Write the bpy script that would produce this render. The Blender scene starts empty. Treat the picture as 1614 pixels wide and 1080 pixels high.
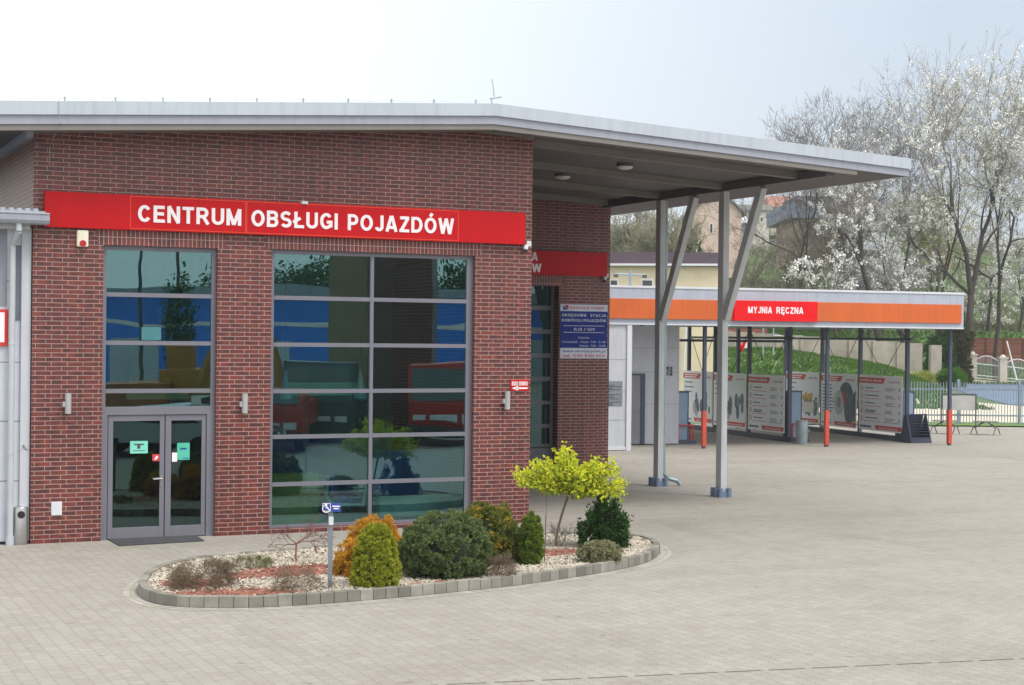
import bpy, math, random
import numpy as np
from mathutils import Vector, Matrix
random.seed(7); rng = np.random.default_rng(7)
R_ = math.radians
scene = bpy.context.scene
# ---------------- camera ----------------
FPX = 2571.0
th = math.atan2(2571, 5500); roll = R_(0.6); pitch = -7.5 / 2571
F0 = Vector((math.sin(th), math.cos(th), 0)); R0 = Vector((math.cos(th), -math.sin(th), 0)); U0 = Vector((0, 0, 1))
CF = F0 * math.cos(pitch) + U0 * math.sin(pitch); CU = U0 * math.cos(pitch) - F0 * math.sin(pitch)
CR = R0 * math.cos(roll) + CU * math.sin(roll); CU2 = CU * math.cos(roll) - R0 * math.sin(roll)
CAM = -30.86 * F0 - .354 * R0 + Vector((0, 0, 3.5))
cd = bpy.data.cameras.new('camera'); cam = bpy.data.objects.new('camera', cd); scene.collection.objects.link(cam)
m = Matrix((CR, CU2, -CF)).transposed().to_4x4(); m.translation = CAM; cam.matrix_world = m
cd.sensor_width = 36; cd.lens = FPX / 1614 * 36; cd.clip_end = 4000; cd.clip_start = .1
scene.camera = cam
# ---------------- sky, sun, exposure ----------------
SUN_EL, SUN_AZ = R_(58), R_(150)          # azimuth clockwise from +Y
w = bpy.data.worlds.new("World"); scene.world = w; w.use_nodes = True
nt = w.node_tree; nt.nodes.clear()
out = nt.nodes.new('ShaderNodeOutputWorld'); bg = nt.nodes.new('ShaderNodeBackground'); bg.inputs[1].default_value = .105
sky = nt.nodes.new('ShaderNodeTexSky'); sky.sky_type = 'NISHITA'; sky.sun_disc = False
sky.sun_elevation = SUN_EL; sky.sun_rotation = SUN_AZ; sky.air_density = 1.2; sky.dust_density = 4; sky.ozone_density = 1
mx = nt.nodes.new('ShaderNodeMix'); mx.data_type = 'RGBA'; mx.inputs[0].default_value = .72
# thin cloud veil: whiter towards the west (left), paler blue to the east
tc = nt.nodes.new('ShaderNodeTexCoord'); dt = nt.nodes.new('ShaderNodeVectorMath'); dt.operation = 'DOT_PRODUCT'
dt.inputs[1].default_value = (0.97, 0.25, 0.0)
rp = nt.nodes.new('ShaderNodeMapRange'); rp.inputs[1].default_value = .3; rp.inputs[2].default_value = .8
cr = nt.nodes.new('ShaderNodeMix'); cr.data_type = 'RGBA'
cr.inputs[6].default_value = (18, 18.2, 18.2, 1); cr.inputs[7].default_value = (7.6, 8.7, 10.0, 1)
L = nt.links.new
L(tc.outputs['Generated'], dt.inputs[0]); L(dt.outputs['Value'], rp.inputs[0]); L(rp.outputs[0], cr.inputs[0])
L(sky.outputs[0], mx.inputs[6]); L(cr.outputs[2], mx.inputs[7]); L(mx.outputs[2], bg.inputs[0]); L(bg.outputs[0], out.inputs[0])
sd = bpy.data.lights.new('sun', 'SUN'); sd.energy = 2.6; sd.angle = R_(22); sd.color = (1, .96, .9)
sun = bpy.data.objects.new('sun', sd); scene.collection.objects.link(sun)
sv = Vector((math.sin(SUN_AZ) * math.cos(SUN_EL), math.cos(SUN_AZ) * math.cos(SUN_EL), math.sin(SUN_EL)))
sun.rotation_euler = sv.to_track_quat('Z', 'Y').to_euler()
vs = scene.view_settings; vs.view_transform = 'Standard'; vs.look = 'None'; vs.exposure = .0; vs.gamma = 1
try: vs.use_curve_mapping = False
except Exception: pass
scene.cycles.max_bounces = 8; scene.cycles.transparent_max_bounces = 24
try: scene.cycles.use_denoising = True
except Exception: pass

# ---------------- pixel -> world helpers (rays of the surveyed photo onto real planes) ----------------
def ray(x, y): return CF * FPX + CR * (x - 807) - CU2 * (y - 540)
def hit(x, y, P, N):
    d = ray(x, y); P = Vector(P); N = Vector(N); t = ((P - CAM).dot(N)) / d.dot(N); return CAM + d * t
def G(x, y, z=0.): return hit(x, y, (0, 0, z), (0, 0, 1))
def FW(x, y, Y=0.): return hit(x, y, (0, Y, 0), (0, 1, 0))
def DP(x, y, depth): return CAM + ray(x, y) * (depth / FPX)
WO = Vector((14.47, 17.14, 0)); WA = Vector((.9937, -.1123, 0)); WB = Vector((.1123, .9937, 0)); UZ = Vector((0, 0, 1))
def WP(t, n, z=0.): return WO + WA * t + WB * n + UZ * z

# ---------------- materials ----------------
MATS = {}
def lin(r, g, b):
    f = lambda c: (c / 255 / 12.92) if c / 255 <= .04045 else ((c / 255 + .055) / 1.055) ** 2.4
    return (f(r), f(g), f(b))
def mat(name, col, rough=.6, metal=0., var=.12, vs_=2., bump=0., bs=60., spec=.5, island=0., emit=None, streak=0.):
    if name in MATS: return MATS[name]
    m = bpy.data.materials.new(name); m.use_nodes = True; n = m.node_tree; b = n.nodes['Principled BSDF']
    b.inputs['Roughness'].default_value = rough; b.inputs['Metallic'].default_value = metal
    b.inputs['Specular IOR Level'].default_value = spec
    geo = n.nodes.new('ShaderNodeNewGeometry')
    no = n.nodes.new('ShaderNodeTexNoise'); no.inputs['Scale'].default_value = vs_; no.inputs['Detail'].default_value = 6
    n.links.new(geo.outputs['Position'], no.inputs['Vector'])
    r = n.nodes.new('ShaderNodeMapRange'); r.inputs[1].default_value = .3; r.inputs[2].default_value = .7
    r.inputs[3].default_value = 1 - var; r.inputs[4].default_value = 1 + var
    n.links.new(no.outputs[0], r.inputs[0]); val = r.outputs[0]
    if island:
        r2 = n.nodes.new('ShaderNodeMapRange'); r2.inputs[3].default_value = 1 - island; r2.inputs[4].default_value = 1 + island
        n.links.new(geo.outputs['Random Per Island'], r2.inputs[0])
        mm = n.nodes.new('ShaderNodeMath'); mm.operation = 'MULTIPLY'
        n.links.new(val, mm.inputs[0]); n.links.new(r2.outputs[0], mm.inputs[1]); val = mm.outputs[0]
    if streak:
        mp = n.nodes.new('ShaderNodeMapping'); mp.inputs['Scale'].default_value = (7, 7, .5); n.links.new(geo.outputs['Position'], mp.inputs[0])
        n3 = n.nodes.new('ShaderNodeTexNoise'); n3.inputs['Scale'].default_value = 1.3; n3.inputs['Detail'].default_value = 5; n.links.new(mp.outputs[0], n3.inputs['Vector'])
        r3 = n.nodes.new('ShaderNodeMapRange'); r3.inputs[1].default_value = .45; r3.inputs[2].default_value = .8; r3.inputs[3].default_value = 1; r3.inputs[4].default_value = 1 - streak; n.links.new(n3.outputs[0], r3.inputs[0])
        m3 = n.nodes.new('ShaderNodeMath'); m3.operation = 'MULTIPLY'; n.links.new(val, m3.inputs[0]); n.links.new(r3.outputs[0], m3.inputs[1]); val = m3.outputs[0]
    vm = n.nodes.new('ShaderNodeVectorMath'); vm.operation = 'SCALE'; vm.inputs[0].default_value = col
    n.links.new(val, vm.inputs['Scale']); n.links.new(vm.outputs[0], b.inputs['Base Color'])
    if bump:
        nb = n.nodes.new('ShaderNodeTexNoise'); nb.inputs['Scale'].default_value = bs; nb.inputs['Detail'].default_value = 4
        n.links.new(geo.outputs['Position'], nb.inputs['Vector'])
        bp = n.nodes.new('ShaderNodeBump'); bp.inputs['Strength'].default_value = bump; bp.inputs['Distance'].default_value = .01
        n.links.new(nb.outputs[0], bp.inputs['Height']); n.links.new(bp.outputs[0], b.inputs['Normal'])
    if emit:
        b.inputs['Emission Color'].default_value = (*emit[:3], 1); b.inputs['Emission Strength'].default_value = emit[3]
    MATS[name] = m; return m
def ramp_leaf(name, c1, c2, rough=.75, nsc=9.):
    m = bpy.data.materials.new(name); m.use_nodes = True; n = m.node_tree; b = n.nodes['Principled BSDF']
    b.inputs['Roughness'].default_value = rough; b.inputs['Specular IOR Level'].default_value = .25
    geo = n.nodes.new('ShaderNodeNewGeometry'); no = n.nodes.new('ShaderNodeTexNoise'); no.inputs['Scale'].default_value = nsc; no.inputs['Detail'].default_value = 3
    n.links.new(geo.outputs['Position'], no.inputs['Vector'])
    ad = n.nodes.new('ShaderNodeMath'); ad.operation = 'ADD'
    s1 = n.nodes.new('ShaderNodeMath'); s1.operation = 'MULTIPLY_ADD'; s1.inputs[1].default_value = .55; s1.inputs[2].default_value = -.02
    s2 = n.nodes.new('ShaderNodeMapRange'); s2.inputs[1].default_value = .35; s2.inputs[2].default_value = .65; s2.inputs[4].default_value = .5
    n.links.new(geo.outputs['Random Per Island'], s1.inputs[0]); n.links.new(no.outputs[0], s2.inputs[0])
    n.links.new(s1.outputs[0], ad.inputs[0]); n.links.new(s2.outputs[0], ad.inputs[1])
    mxx = n.nodes.new('ShaderNodeMix'); mxx.data_type = 'RGBA'; mxx.inputs[6].default_value = (*c1, 1); mxx.inputs[7].default_value = (*c2, 1)
    n.links.new(ad.outputs[0], mxx.inputs[0]); n.links.new(mxx.outputs[2], b.inputs['Base Color'])
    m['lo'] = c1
    tr = n.nodes.new('ShaderNodeBsdfTranslucent'); n.links.new(mxx.outputs[2], tr.inputs[0]); ms = n.nodes.new('ShaderNodeMixShader'); ms.inputs[0].default_value = .38
    n.links.new(b.outputs[0], ms.inputs[1]); n.links.new(tr.outputs[0], ms.inputs[2]); n.links.new(ms.outputs[0], n.nodes['Material Output'].inputs[0])
    MATS[name] = m; return m
def brick_mat(name, soldier=False, gain=1.):
    m = bpy.data.materials.new(name); m.use_nodes = True; n = m.node_tree; b = n.nodes['Principled BSDF']
    geo = n.nodes.new('ShaderNodeNewGeometry'); sp = n.nodes.new('ShaderNodeSeparateXYZ'); n.links.new(geo.outputs['Position'], sp.inputs[0])
    ad = n.nodes.new('ShaderNodeMath'); n.links.new(sp.outputs[0], ad.inputs[0]); n.links.new(sp.outputs[1], ad.inputs[1])
    cb = n.nodes.new('ShaderNodeCombineXYZ'); n.links.new(ad.outputs[0], cb.inputs[0]); n.links.new(sp.outputs[2], cb.inputs[1])
    bt = n.nodes.new('ShaderNodeTexBrick'); bt.offset = .36; bt.inputs['Scale'].default_value = 1
    if soldier:
        bt.offset = 0; bt.inputs['Brick Width'].default_value = .0755; bt.inputs['Row Height'].default_value = .27
        bt.inputs['Mortar Size'].default_value = .006
        mp = n.nodes.new('ShaderNodeMapping'); mp.inputs['Location'].default_value = (0, -.02, 0)
    else:
        bt.inputs['Brick Width'].default_value = .26; bt.inputs['Row Height'].default_value = .0755
        bt.inputs['Mortar Size'].default_value = .0056
    bt.inputs['Mortar Smooth'].default_value = .25; bt.inputs['Bias'].default_value = -.05
    n.links.new(cb.outputs[0], bt.inputs['Vector'])
    g = gain
    bt.inputs['Color1'].default_value = (.225 * g, .046 * g, .031 * g, 1); bt.inputs['Color2'].default_value = (.15 * g, .036 * g, .032 * g, 1)
    bt.inputs['Mortar'].default_value = (.52 * g, .35 * g, .31 * g, 1)
    # flashed bricks: dark patches running along each course
    mp2 = n.nodes.new('ShaderNodeMapping'); mp2.inputs['Scale'].default_value = (7, 13.25, 1) if not soldier else (13, 5, 1); n.links.new(cb.outputs[0], mp2.inputs[0])
    sn = n.nodes.new('ShaderNodeTexWhiteNoise'); sn.noise_dimensions = '3D'
    no = n.nodes.new('ShaderNodeTexNoise'); no.inputs['Scale'].default_value = 1.; no.inputs['Detail'].default_value = 2
    n.links.new(mp2.outputs[0], no.inputs['Vector'])
    r = n.nodes.new('ShaderNodeMapRange'); r.inputs[1].default_value = .44; r.inputs[2].default_value = .6; n.links.new(no.outputs[0], r.inputs[0])
    mk = n.nodes.new('ShaderNodeMath'); mk.operation = 'SUBTRACT'; mk.inputs[0].default_value = 1; n.links.new(bt.outputs['Fac'], mk.inputs[1])
    mk2 = n.nodes.new('ShaderNodeMath'); mk2.operation = 'MULTIPLY'; n.links.new(mk.outputs[0], mk2.inputs[0]); n.links.new(r.outputs[0], mk2.inputs[1])
    mk3 = n.nodes.new('ShaderNodeMath'); mk3.operation = 'MULTIPLY'; mk3.inputs[1].default_value = .72; n.links.new(mk2.outputs[0], mk3.inputs[0])
    mxx = n.nodes.new('ShaderNodeMix'); mxx.data_type = 'RGBA'; mxx.inputs[7].default_value = (.055 * g, .022 * g, .028 * g, 1)
    n.links.new(mk3.outputs[0], mxx.inputs[0]); n.links.new(bt.outputs['Color'], mxx.inputs[6])
    dn = n.nodes.new('ShaderNodeTexNoise'); dn.inputs['Scale'].default_value = .55; dn.inputs['Detail'].default_value = 5; mpd = n.nodes.new('ShaderNodeMapping'); mpd.inputs['Scale'].default_value = (1.6, .5, 1); n.links.new(cb.outputs[0], mpd.inputs[0]); n.links.new(mpd.outputs[0], dn.inputs['Vector'])
    dr_ = n.nodes.new('ShaderNodeMapRange'); dr_.inputs[1].default_value = .3; dr_.inputs[2].default_value = .7; dr_.inputs[3].default_value = .80; dr_.inputs[4].default_value = 1.08; n.links.new(dn.outputs[0], dr_.inputs[0])
    sc_ = n.nodes.new('ShaderNodeVectorMath'); sc_.operation = 'SCALE'; n.links.new(mxx.outputs[2], sc_.inputs[0])
    mps = n.nodes.new('ShaderNodeMapping'); mps.inputs['Scale'].default_value = (4, .35, 1); n.links.new(cb.outputs[0], mps.inputs[0]); ns = n.nodes.new('ShaderNodeTexNoise'); ns.inputs['Scale'].default_value = 1; ns.inputs['Detail'].default_value = 6; n.links.new(mps.outputs[0], ns.inputs['Vector'])
    rs_ = n.nodes.new('ShaderNodeMapRange'); rs_.inputs[1].default_value = .5; rs_.inputs[2].default_value = .75; rs_.inputs[3].default_value = 1; rs_.inputs[4].default_value = .78; n.links.new(ns.outputs[0], rs_.inputs[0])
    ms_ = n.nodes.new('ShaderNodeMath'); ms_.operation = 'MULTIPLY'; n.links.new(dr_.outputs[0], ms_.inputs[0]); n.links.new(rs_.outputs[0], ms_.inputs[1]); n.links.new(ms_.outputs[0], sc_.inputs['Scale']); n.links.new(sc_.outputs[0], b.inputs['Base Color'])
    bp = n.nodes.new('ShaderNodeBump'); bp.inputs['Strength'].default_value = .5; bp.inputs['Distance'].default_value = .006; bp.invert = True
    n.links.new(bt.outputs['Fac'], bp.inputs['Height']); n.links.new(bp.outputs[0], b.inputs['Normal'])
    b.inputs['Roughness'].default_value = .42; MATS[name] = m; return m
def paver_mat(name):
    m = bpy.data.materials.new(name); m.use_nodes = True; n = m.node_tree; b = n.nodes['Principled BSDF']; lk = n.links.new
    geo = n.nodes.new('ShaderNodeNewGeometry'); sp = n.nodes.new('ShaderNodeSeparateXYZ'); lk(geo.outputs['Position'], sp.inputs[0])
    cb = n.nodes.new('ShaderNodeCombineXYZ')
    # zig-zag edges of interlocking blocks
    pp = n.nodes.new('ShaderNodeMath'); pp.operation = 'PINGPONG'; pp.inputs[1].default_value = .05; lk(sp.outputs[1], pp.inputs[0])
    ps = n.nodes.new('ShaderNodeMath'); ps.operation = 'MULTIPLY_ADD'; ps.inputs[1].default_value = .55; lk(pp.outputs[0], ps.inputs[0]); lk(sp.outputs[0], ps.inputs[2])
    lk(sp.outputs[1], cb.inputs[0]); lk(ps.outputs[0], cb.inputs[1])
    bt = n.nodes.new('ShaderNodeTexBrick'); bt.offset = .5; lk(cb.outputs[0], bt.inputs['Vector'])
    bt.inputs['Scale'].default_value = 1; bt.inputs['Brick Width'].default_value = .2; bt.inputs['Row Height'].default_value = .165
    bt.inputs['Mortar Size'].default_value = .0045; bt.inputs['Mortar Smooth'].default_value = .6
    bt.inputs['Color1'].default_value = (.36, .338, .30, 1); bt.inputs['Color2'].default_value = (.325, .30, .262, 1)
    bt.inputs['Mortar'].default_value = (.195, .175, .145, 1)
    prev = bt.outputs['Color']
    def layer(scale, lo, hi, a, c, det=5, st=(1, 1, 1)):
        nonlocal prev
        mp = n.nodes.new('ShaderNodeMapping'); mp.inputs['Scale'].default_value = st; lk(geo.outputs['Position'], mp.inputs[0])
        no = n.nodes.new('ShaderNodeTexNoise'); no.inputs['Scale'].default_value = scale; no.inputs['Detail'].default_value = det; lk(mp.outputs[0], no.inputs['Vector'])
        r = n.nodes.new('ShaderNodeMapRange'); r.inputs[1].default_value = lo; r.inputs[2].default_value = hi; r.inputs[4].default_value = a; lk(no.outputs[0], r.inputs[0])
        x = n.nodes.new('ShaderNodeMix'); x.data_type = 'RGBA'; x.blend_type = 'MULTIPLY'; x.inputs[7].default_value = (*c, 1)
        lk(r.outputs[0], x.inputs[0]); lk(prev, x.inputs[6]); prev = x.outputs[2]
    layer(.22, .35, .7, .55, (.82, .81, .78)); layer(1.3, .45, .75, .5, (.84, .83, .8)); layer(9, .5, .8, .5, (.75, .74, .72))
    layer(.6, .6, .72, .35, (.62, .62, .6), 8, (1, .25, 1)); layer(60, .45, .7, .4, (.85, .85, .85)); layer(.35, .52, .6, .3, (.8, .79, .76), 9, (.12, 1.4, 1)); layer(3.2, .68, .74, .5, (.55, .54, .52), 2)
    lk(prev, b.inputs['Base Color']); b.inputs['Roughness'].default_value = .85; b.inputs['Specular IOR Level'].default_value = .3
    bp = n.nodes.new('ShaderNodeBump'); bp.inputs['Strength'].default_value = .35; bp.inputs['Distance'].default_value = .004; bp.invert = True
    lk(bt.outputs['Fac'], bp.inputs['Height']); lk(bp.outputs[0], b.inputs['Normal'])
    MATS[name] = m; return m
def glass_mat(name, tcol, gcol, fac):
    m = bpy.data.materials.new(name); m.use_nodes = True; n = m.node_tree; n.nodes.clear()
    o = n.nodes.new('ShaderNodeOutputMaterial'); t = n.nodes.new('ShaderNodeBsdfTransparent'); g = n.nodes.new('ShaderNodeBsdfGlossy'); x = n.nodes.new('ShaderNodeMixShader')
    t.inputs[0].default_value = (*tcol, 1); g.inputs[0].default_value = (*gcol, 1); g.inputs['Roughness'].default_value = .0
    lw = n.nodes.new('ShaderNodeLayerWeight'); lw.inputs[0].default_value = .2
    r = n.nodes.new('ShaderNodeMapRange'); r.inputs[3].default_value = fac; r.inputs[4].default_value = min(1, fac + .2)
    n.links.new(lw.outputs['Fresnel'], r.inputs[0]); n.links.new(r.outputs[0], x.inputs[0])
    # slightly uneven panes
    geo = n.nodes.new('ShaderNodeNewGeometry'); mp = n.nodes.new('ShaderNodeMapping'); mp.inputs['Scale'].default_value = (.5, .5, 1.6); n.links.new(geo.outputs['Position'], mp.inputs[0])
    no = n.nodes.new('ShaderNodeTexNoise'); no.inputs['Scale'].default_value = .9; no.inputs['Detail'].default_value = 1; n.links.new(mp.outputs[0], no.inputs['Vector'])
    bp = n.nodes.new('ShaderNodeBump'); bp.inputs['Strength'].default_value = .10; bp.inputs['Distance'].default_value = .02
    n.links.new(no.outputs[0], bp.inputs['Height']); n.links.new(bp.outputs[0], g.inputs['Normal'])
    n.links.new(t.outputs[0], x.inputs[1]); n.links.new(g.outputs[0], x.inputs[2]); n.links.new(x.outputs[0], o.inputs[0]); MATS[name] = m; return m
def ribbed_mat(name, col, axis, period, depth=.01, rough=.5, metal=0.):
    m = mat(name, col, rough, metal, var=.05); n = m.node_tree; b = n.nodes['Principled BSDF']
    geo = n.nodes.new('ShaderNodeNewGeometry'); sp = n.nodes.new('ShaderNodeSeparateXYZ'); n.links.new(geo.outputs['Position'], sp.inputs[0])
    pp = n.nodes.new('ShaderNodeMath'); pp.operation = 'PINGPONG'; pp.inputs[1].default_value = period / 2; n.links.new(sp.outputs[axis], pp.inputs[0])
    bp = n.nodes.new('ShaderNodeBump'); bp.inputs['Strength'].default_value = .6; bp.inputs['Distance'].default_value = depth / period * 2
    n.links.new(pp.outputs[0], bp.inputs['Height']); n.links.new(bp.outputs[0], b.inputs['Normal']); return m

BRICK = brick_mat('flashed_red_brick', gain=.86); SOLD = brick_mat('soldier_course', True)
PAVER = paver_mat('beige_pavers')
GLASS = glass_mat('tinted_glass', (.50, .73, .74), (.38, .60, .62), .23)
DGLASS = glass_mat('door_glass', (.12, .22, .2), (.30, .50, .50), .2)
ALU = mat('grey_aluminium', lin(118, 118, 128), .45, .2, .04)
FASL = mat('fascia_light_metal', lin(176, 184, 194), .4, .0, .04, 1., streak=.16)
FASD = mat('fascia_grey_metal', lin(150, 154, 166), .4, .0, .04, streak=.12)
SOFF = mat('soffit_dark_panel', lin(90, 86, 88), .6, .0, .08)
SOFB = mat('soffit_beam', lin(120, 115, 111), .6, .0, .05)
STEEL = mat('painted_steel', lin(186, 190, 192), .5, .0, .06, streak=.15)
RED = mat('sign_red', lin(188, 6, 18), .5, 0, .05, .7, spec=.22, streak=.12)
REDB = mat('bright_sign_red', lin(222, 10, 22), .5, 0, .03, spec=.22)
WHITE = mat('white_lettering', lin(235, 228, 232), .5, 0, .02)
ORL = mat('orange_outline', lin(215, 75, 40), .5, 0, .02)
ORANGE = mat('orange_band', lin(202, 100, 50), .5, 0, .06, .7, spec=.25, streak=.12)
PANEL = mat('light_grey_panel', lin(186, 190, 198), .5, 0, .05, streak=.14)
PANELW = mat('white_panel', lin(205, 208, 214), .5, 0, .04)
NAVY = mat('dark_blue_steel', lin(66, 74, 92), .5, .1, .06)
BLUEBOX = mat('blue_grey_cabinet', lin(128, 150, 172), .5, 0, .04)
GUARD = mat('blue_post_guard', lin(104, 122, 146), .5, 0, .06)
BLACK = mat('black', (.012, .012, .014), .5)
DGREY = mat('dark_grey', (.06, .06, .065), .6)
INOX = mat('brushed_inox', (.42, .42, .42), .35, .8, .15, 3)
ZINC = mat('galvanised', lin(150, 165, 172), .45, .5, .15, 4)
CONC = mat('kerb_concrete', (.225, .215, .185), .9, 0, .2, 3, .4, 60, island=.28)
SIGNBLUE = mat('sign_blue', lin(35, 70, 150), .4)
NBLUE = mat('board_navy', lin(22, 46, 132), .5, spec=.2)
PALEB = mat('board_pale', lin(200, 208, 222), .5)
RWRAP = mat('post_wrap_red', lin(205, 70, 50), .5)
RWRAP2 = mat('post_wrap_pale', lin(165, 95, 80), .5)
CREAM = mat('cream_plaster', lin(214, 200, 172), .8, 0, .05)
BARK = mat('bark_dark', (.065, .052, .042), .9, 0, .3, 6)
TWIG = mat('twig_grey', (.27, .24, .225), .9, 0, .3, 6)

# ---------------- mesh builder ----------------
ORIG = {}
class MB:
    def __init__(s): s.v = []; s.f = []
    def add(s, vs, fs):
        k = len(s.v); s.v += [tuple(x) for x in vs]; s.f += [tuple(i + k for i in f) for f in fs]; return s
    def obox(s, c, ax, ay, az):
        c = Vector(c); ax = Vector(ax); ay = Vector(ay); az = Vector(az); vs = [c + ax * i + ay * j + az * k for k in (-1, 1) for j in (-1, 1) for i in (-1, 1)]
        return s.add(vs, [(0, 2, 3, 1), (4, 5, 7, 6), (0, 1, 5, 4), (2, 6, 7, 3), (0, 4, 6, 2), (1, 3, 7, 5)])
    def box(s, x0, x1, y0, y1, z0, z1):
        return s.obox(((x0 + x1) / 2, (y0 + y1) / 2, (z0 + z1) / 2), ((x1 - x0) / 2, 0, 0), (0, (y1 - y0) / 2, 0), (0, 0, (z1 - z0) / 2))
    def tube(s, p0, p1, r0, r1=None, n=8, cap=True):
        p0 = Vector(p0); p1 = Vector(p1); r1 = r0 if r1 is None else r1; d = (p1 - p0)
        if d.length < 1e-6: return s
        d.normalize(); u = d.orthogonal().normalized(); v = d.cross(u); k = len(s.v)
        for p, r in ((p0, r0), (p1, r1)):
            for i in range(n):
                a = 2 * math.pi * i / n; s.v.append(tuple(p + (u * math.cos(a) + v * math.sin(a)) * r))
        for i in range(n): j = (i + 1) % n; s.f.append((k + i, k + j, k + n + j, k + n + i))
        if cap: s.f.append(tuple(k + i for i in reversed(range(n)))); s.f.append(tuple(k + n + i for i in range(n)))
        return s
    def path(s, pts, r, n=8):
        for a, b in zip(pts[:-1], pts[1:]): s.tube(a, b, r, r, n)
        return s
    def lathe(s, c, prof, n=20, axis=(0, 0, 1)):
        c = Vector(c); w_ = Vector(axis).normalized(); u = w_.orthogonal().normalized(); v = w_.cross(u); k = len(s.v)
        for r, h in prof:
            for i in range(n):
                a = 2 * math.pi * i / n; s.v.append(tuple(c + (u * math.cos(a) + v * math.sin(a)) * r + w_ * h))
        for q in range(len(prof) - 1):
            for i in range(n):
                j = (i + 1) % n; s.f.append((k + q * n + i, k + q * n + j, k + (q + 1) * n + j, k + (q + 1) * n + i))
        s.f.append(tuple(k + i for i in reversed(range(n)))); s.f.append(tuple(k + (len(prof) - 1) * n + i for i in range(n))); return s
    def prism(s, poly, d):
        """poly: list of points (3D, planar), extruded by vector d"""
        d = Vector(d); n = len(poly); vs = [Vector(p) for p in poly] + [Vector(p) + d for p in poly]
        return s.add(vs, [tuple(range(n)), tuple(reversed(range(n, 2 * n)))] + [(i, i + n, (i + 1) % n + n, (i + 1) % n) for i in range(n)])
    def build(s, name, material, parent=None, smooth=False, bevel=0., origin=None):
        me = bpy.data.meshes.new(name); o0 = ORIG[parent.name] if parent else Vector(origin or (0, 0, 0))
        me.from_pydata([(x - o0.x, y - o0.y, z - o0.z) for x, y, z in s.v], [], s.f)
        me.materials.append(material); me.update()
        b = bpy.data.meshes.new  # noqa
        o = bpy.data.objects.new(name, me); scene.collection.objects.link(o)
        import bmesh
        bm = bmesh.new(); bm.from_mesh(me); bmesh.ops.recalc_face_normals(bm, faces=bm.faces); bm.to_mesh(me); bm.free()
        if parent: o.parent = parent; ORIG[o.name] = o0
        else: o.location = o0; ORIG[o.name] = o0
        if smooth:
            for p in me.polygons: p.use_smooth = True
            me.set_sharp_from_angle(angle=R_(40))
        if bevel:
            md = o.modifiers.new('bevel', 'BEVEL'); md.width = bevel; md.segments = 2; md.limit_method = 'ANGLE'
        return o
def big(name, verts, faces, material, parent=None, origin=(0, 0, 0)):
    """numpy mesh of equal-size faces"""
    o0 = ORIG[parent.name] if parent else Vector(origin); verts = np.asarray(verts, np.float32) - np.array(o0, np.float32); faces = np.asarray(faces, np.int32)
    me = bpy.data.meshes.new(name); k = faces.shape[1]
    me.vertices.add(len(verts)); me.vertices.foreach_set('co', verts.ravel()); me.loops.add(faces.size); me.loops.foreach_set('vertex_index', faces.ravel())
    me.polygons.add(len(faces)); me.polygons.foreach_set('loop_start', np.arange(0, faces.size, k, dtype=np.int32)); me.polygons.foreach_set('loop_total', np.full(len(faces), k, np.int32))
    me.update(calc_edges=True); me.materials.append(material)
    o = bpy.data.objects.new(name, me); scene.collection.objects.link(o); ORIG[o.name] = o0
    if parent: o.parent = parent
    else: o.location = o0
    return o
def tag(o, label=None, cat=None, group=None, kind=None):
    if label: o['label'] = label
    if cat: o['category'] = cat
    if group: o['group'] = group
    if kind: o['kind'] = kind
    return o
def thing(name, loc, label, cat, group=None):
    o = bpy.data.objects.new(name, None); scene.collection.objects.link(o); o.location = loc; ORIG[o.name] = Vector(loc); o.empty_display_size = .2
    return tag(o, label, cat, group)
def structure(o): o['kind'] = 'structure'; return o
def copy_thing(root, loc, rotz=0., scale=1., label=None, group=None):
    r = root.copy(); scene.collection.objects.link(r); r.location = loc; r.rotation_euler = (0, 0, rotz); r.scale = (scale,) * 3
    if label: r['label'] = label
    if group: r['group'] = group
    def rec(src, dst):
        for ch in src.children:
            c = ch.copy(); scene.collection.objects.link(c); c.parent = dst; rec(ch, c)
    rec(root, r); return r
def _arc(cx, cy, rx, ry, a0, a1, n=10): return [(cx + rx * math.cos(R_(a0 + (a1 - a0) * i / n)), cy + ry * math.sin(R_(a0 + (a1 - a0) * i / n))) for i in range(n + 1)]
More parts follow.
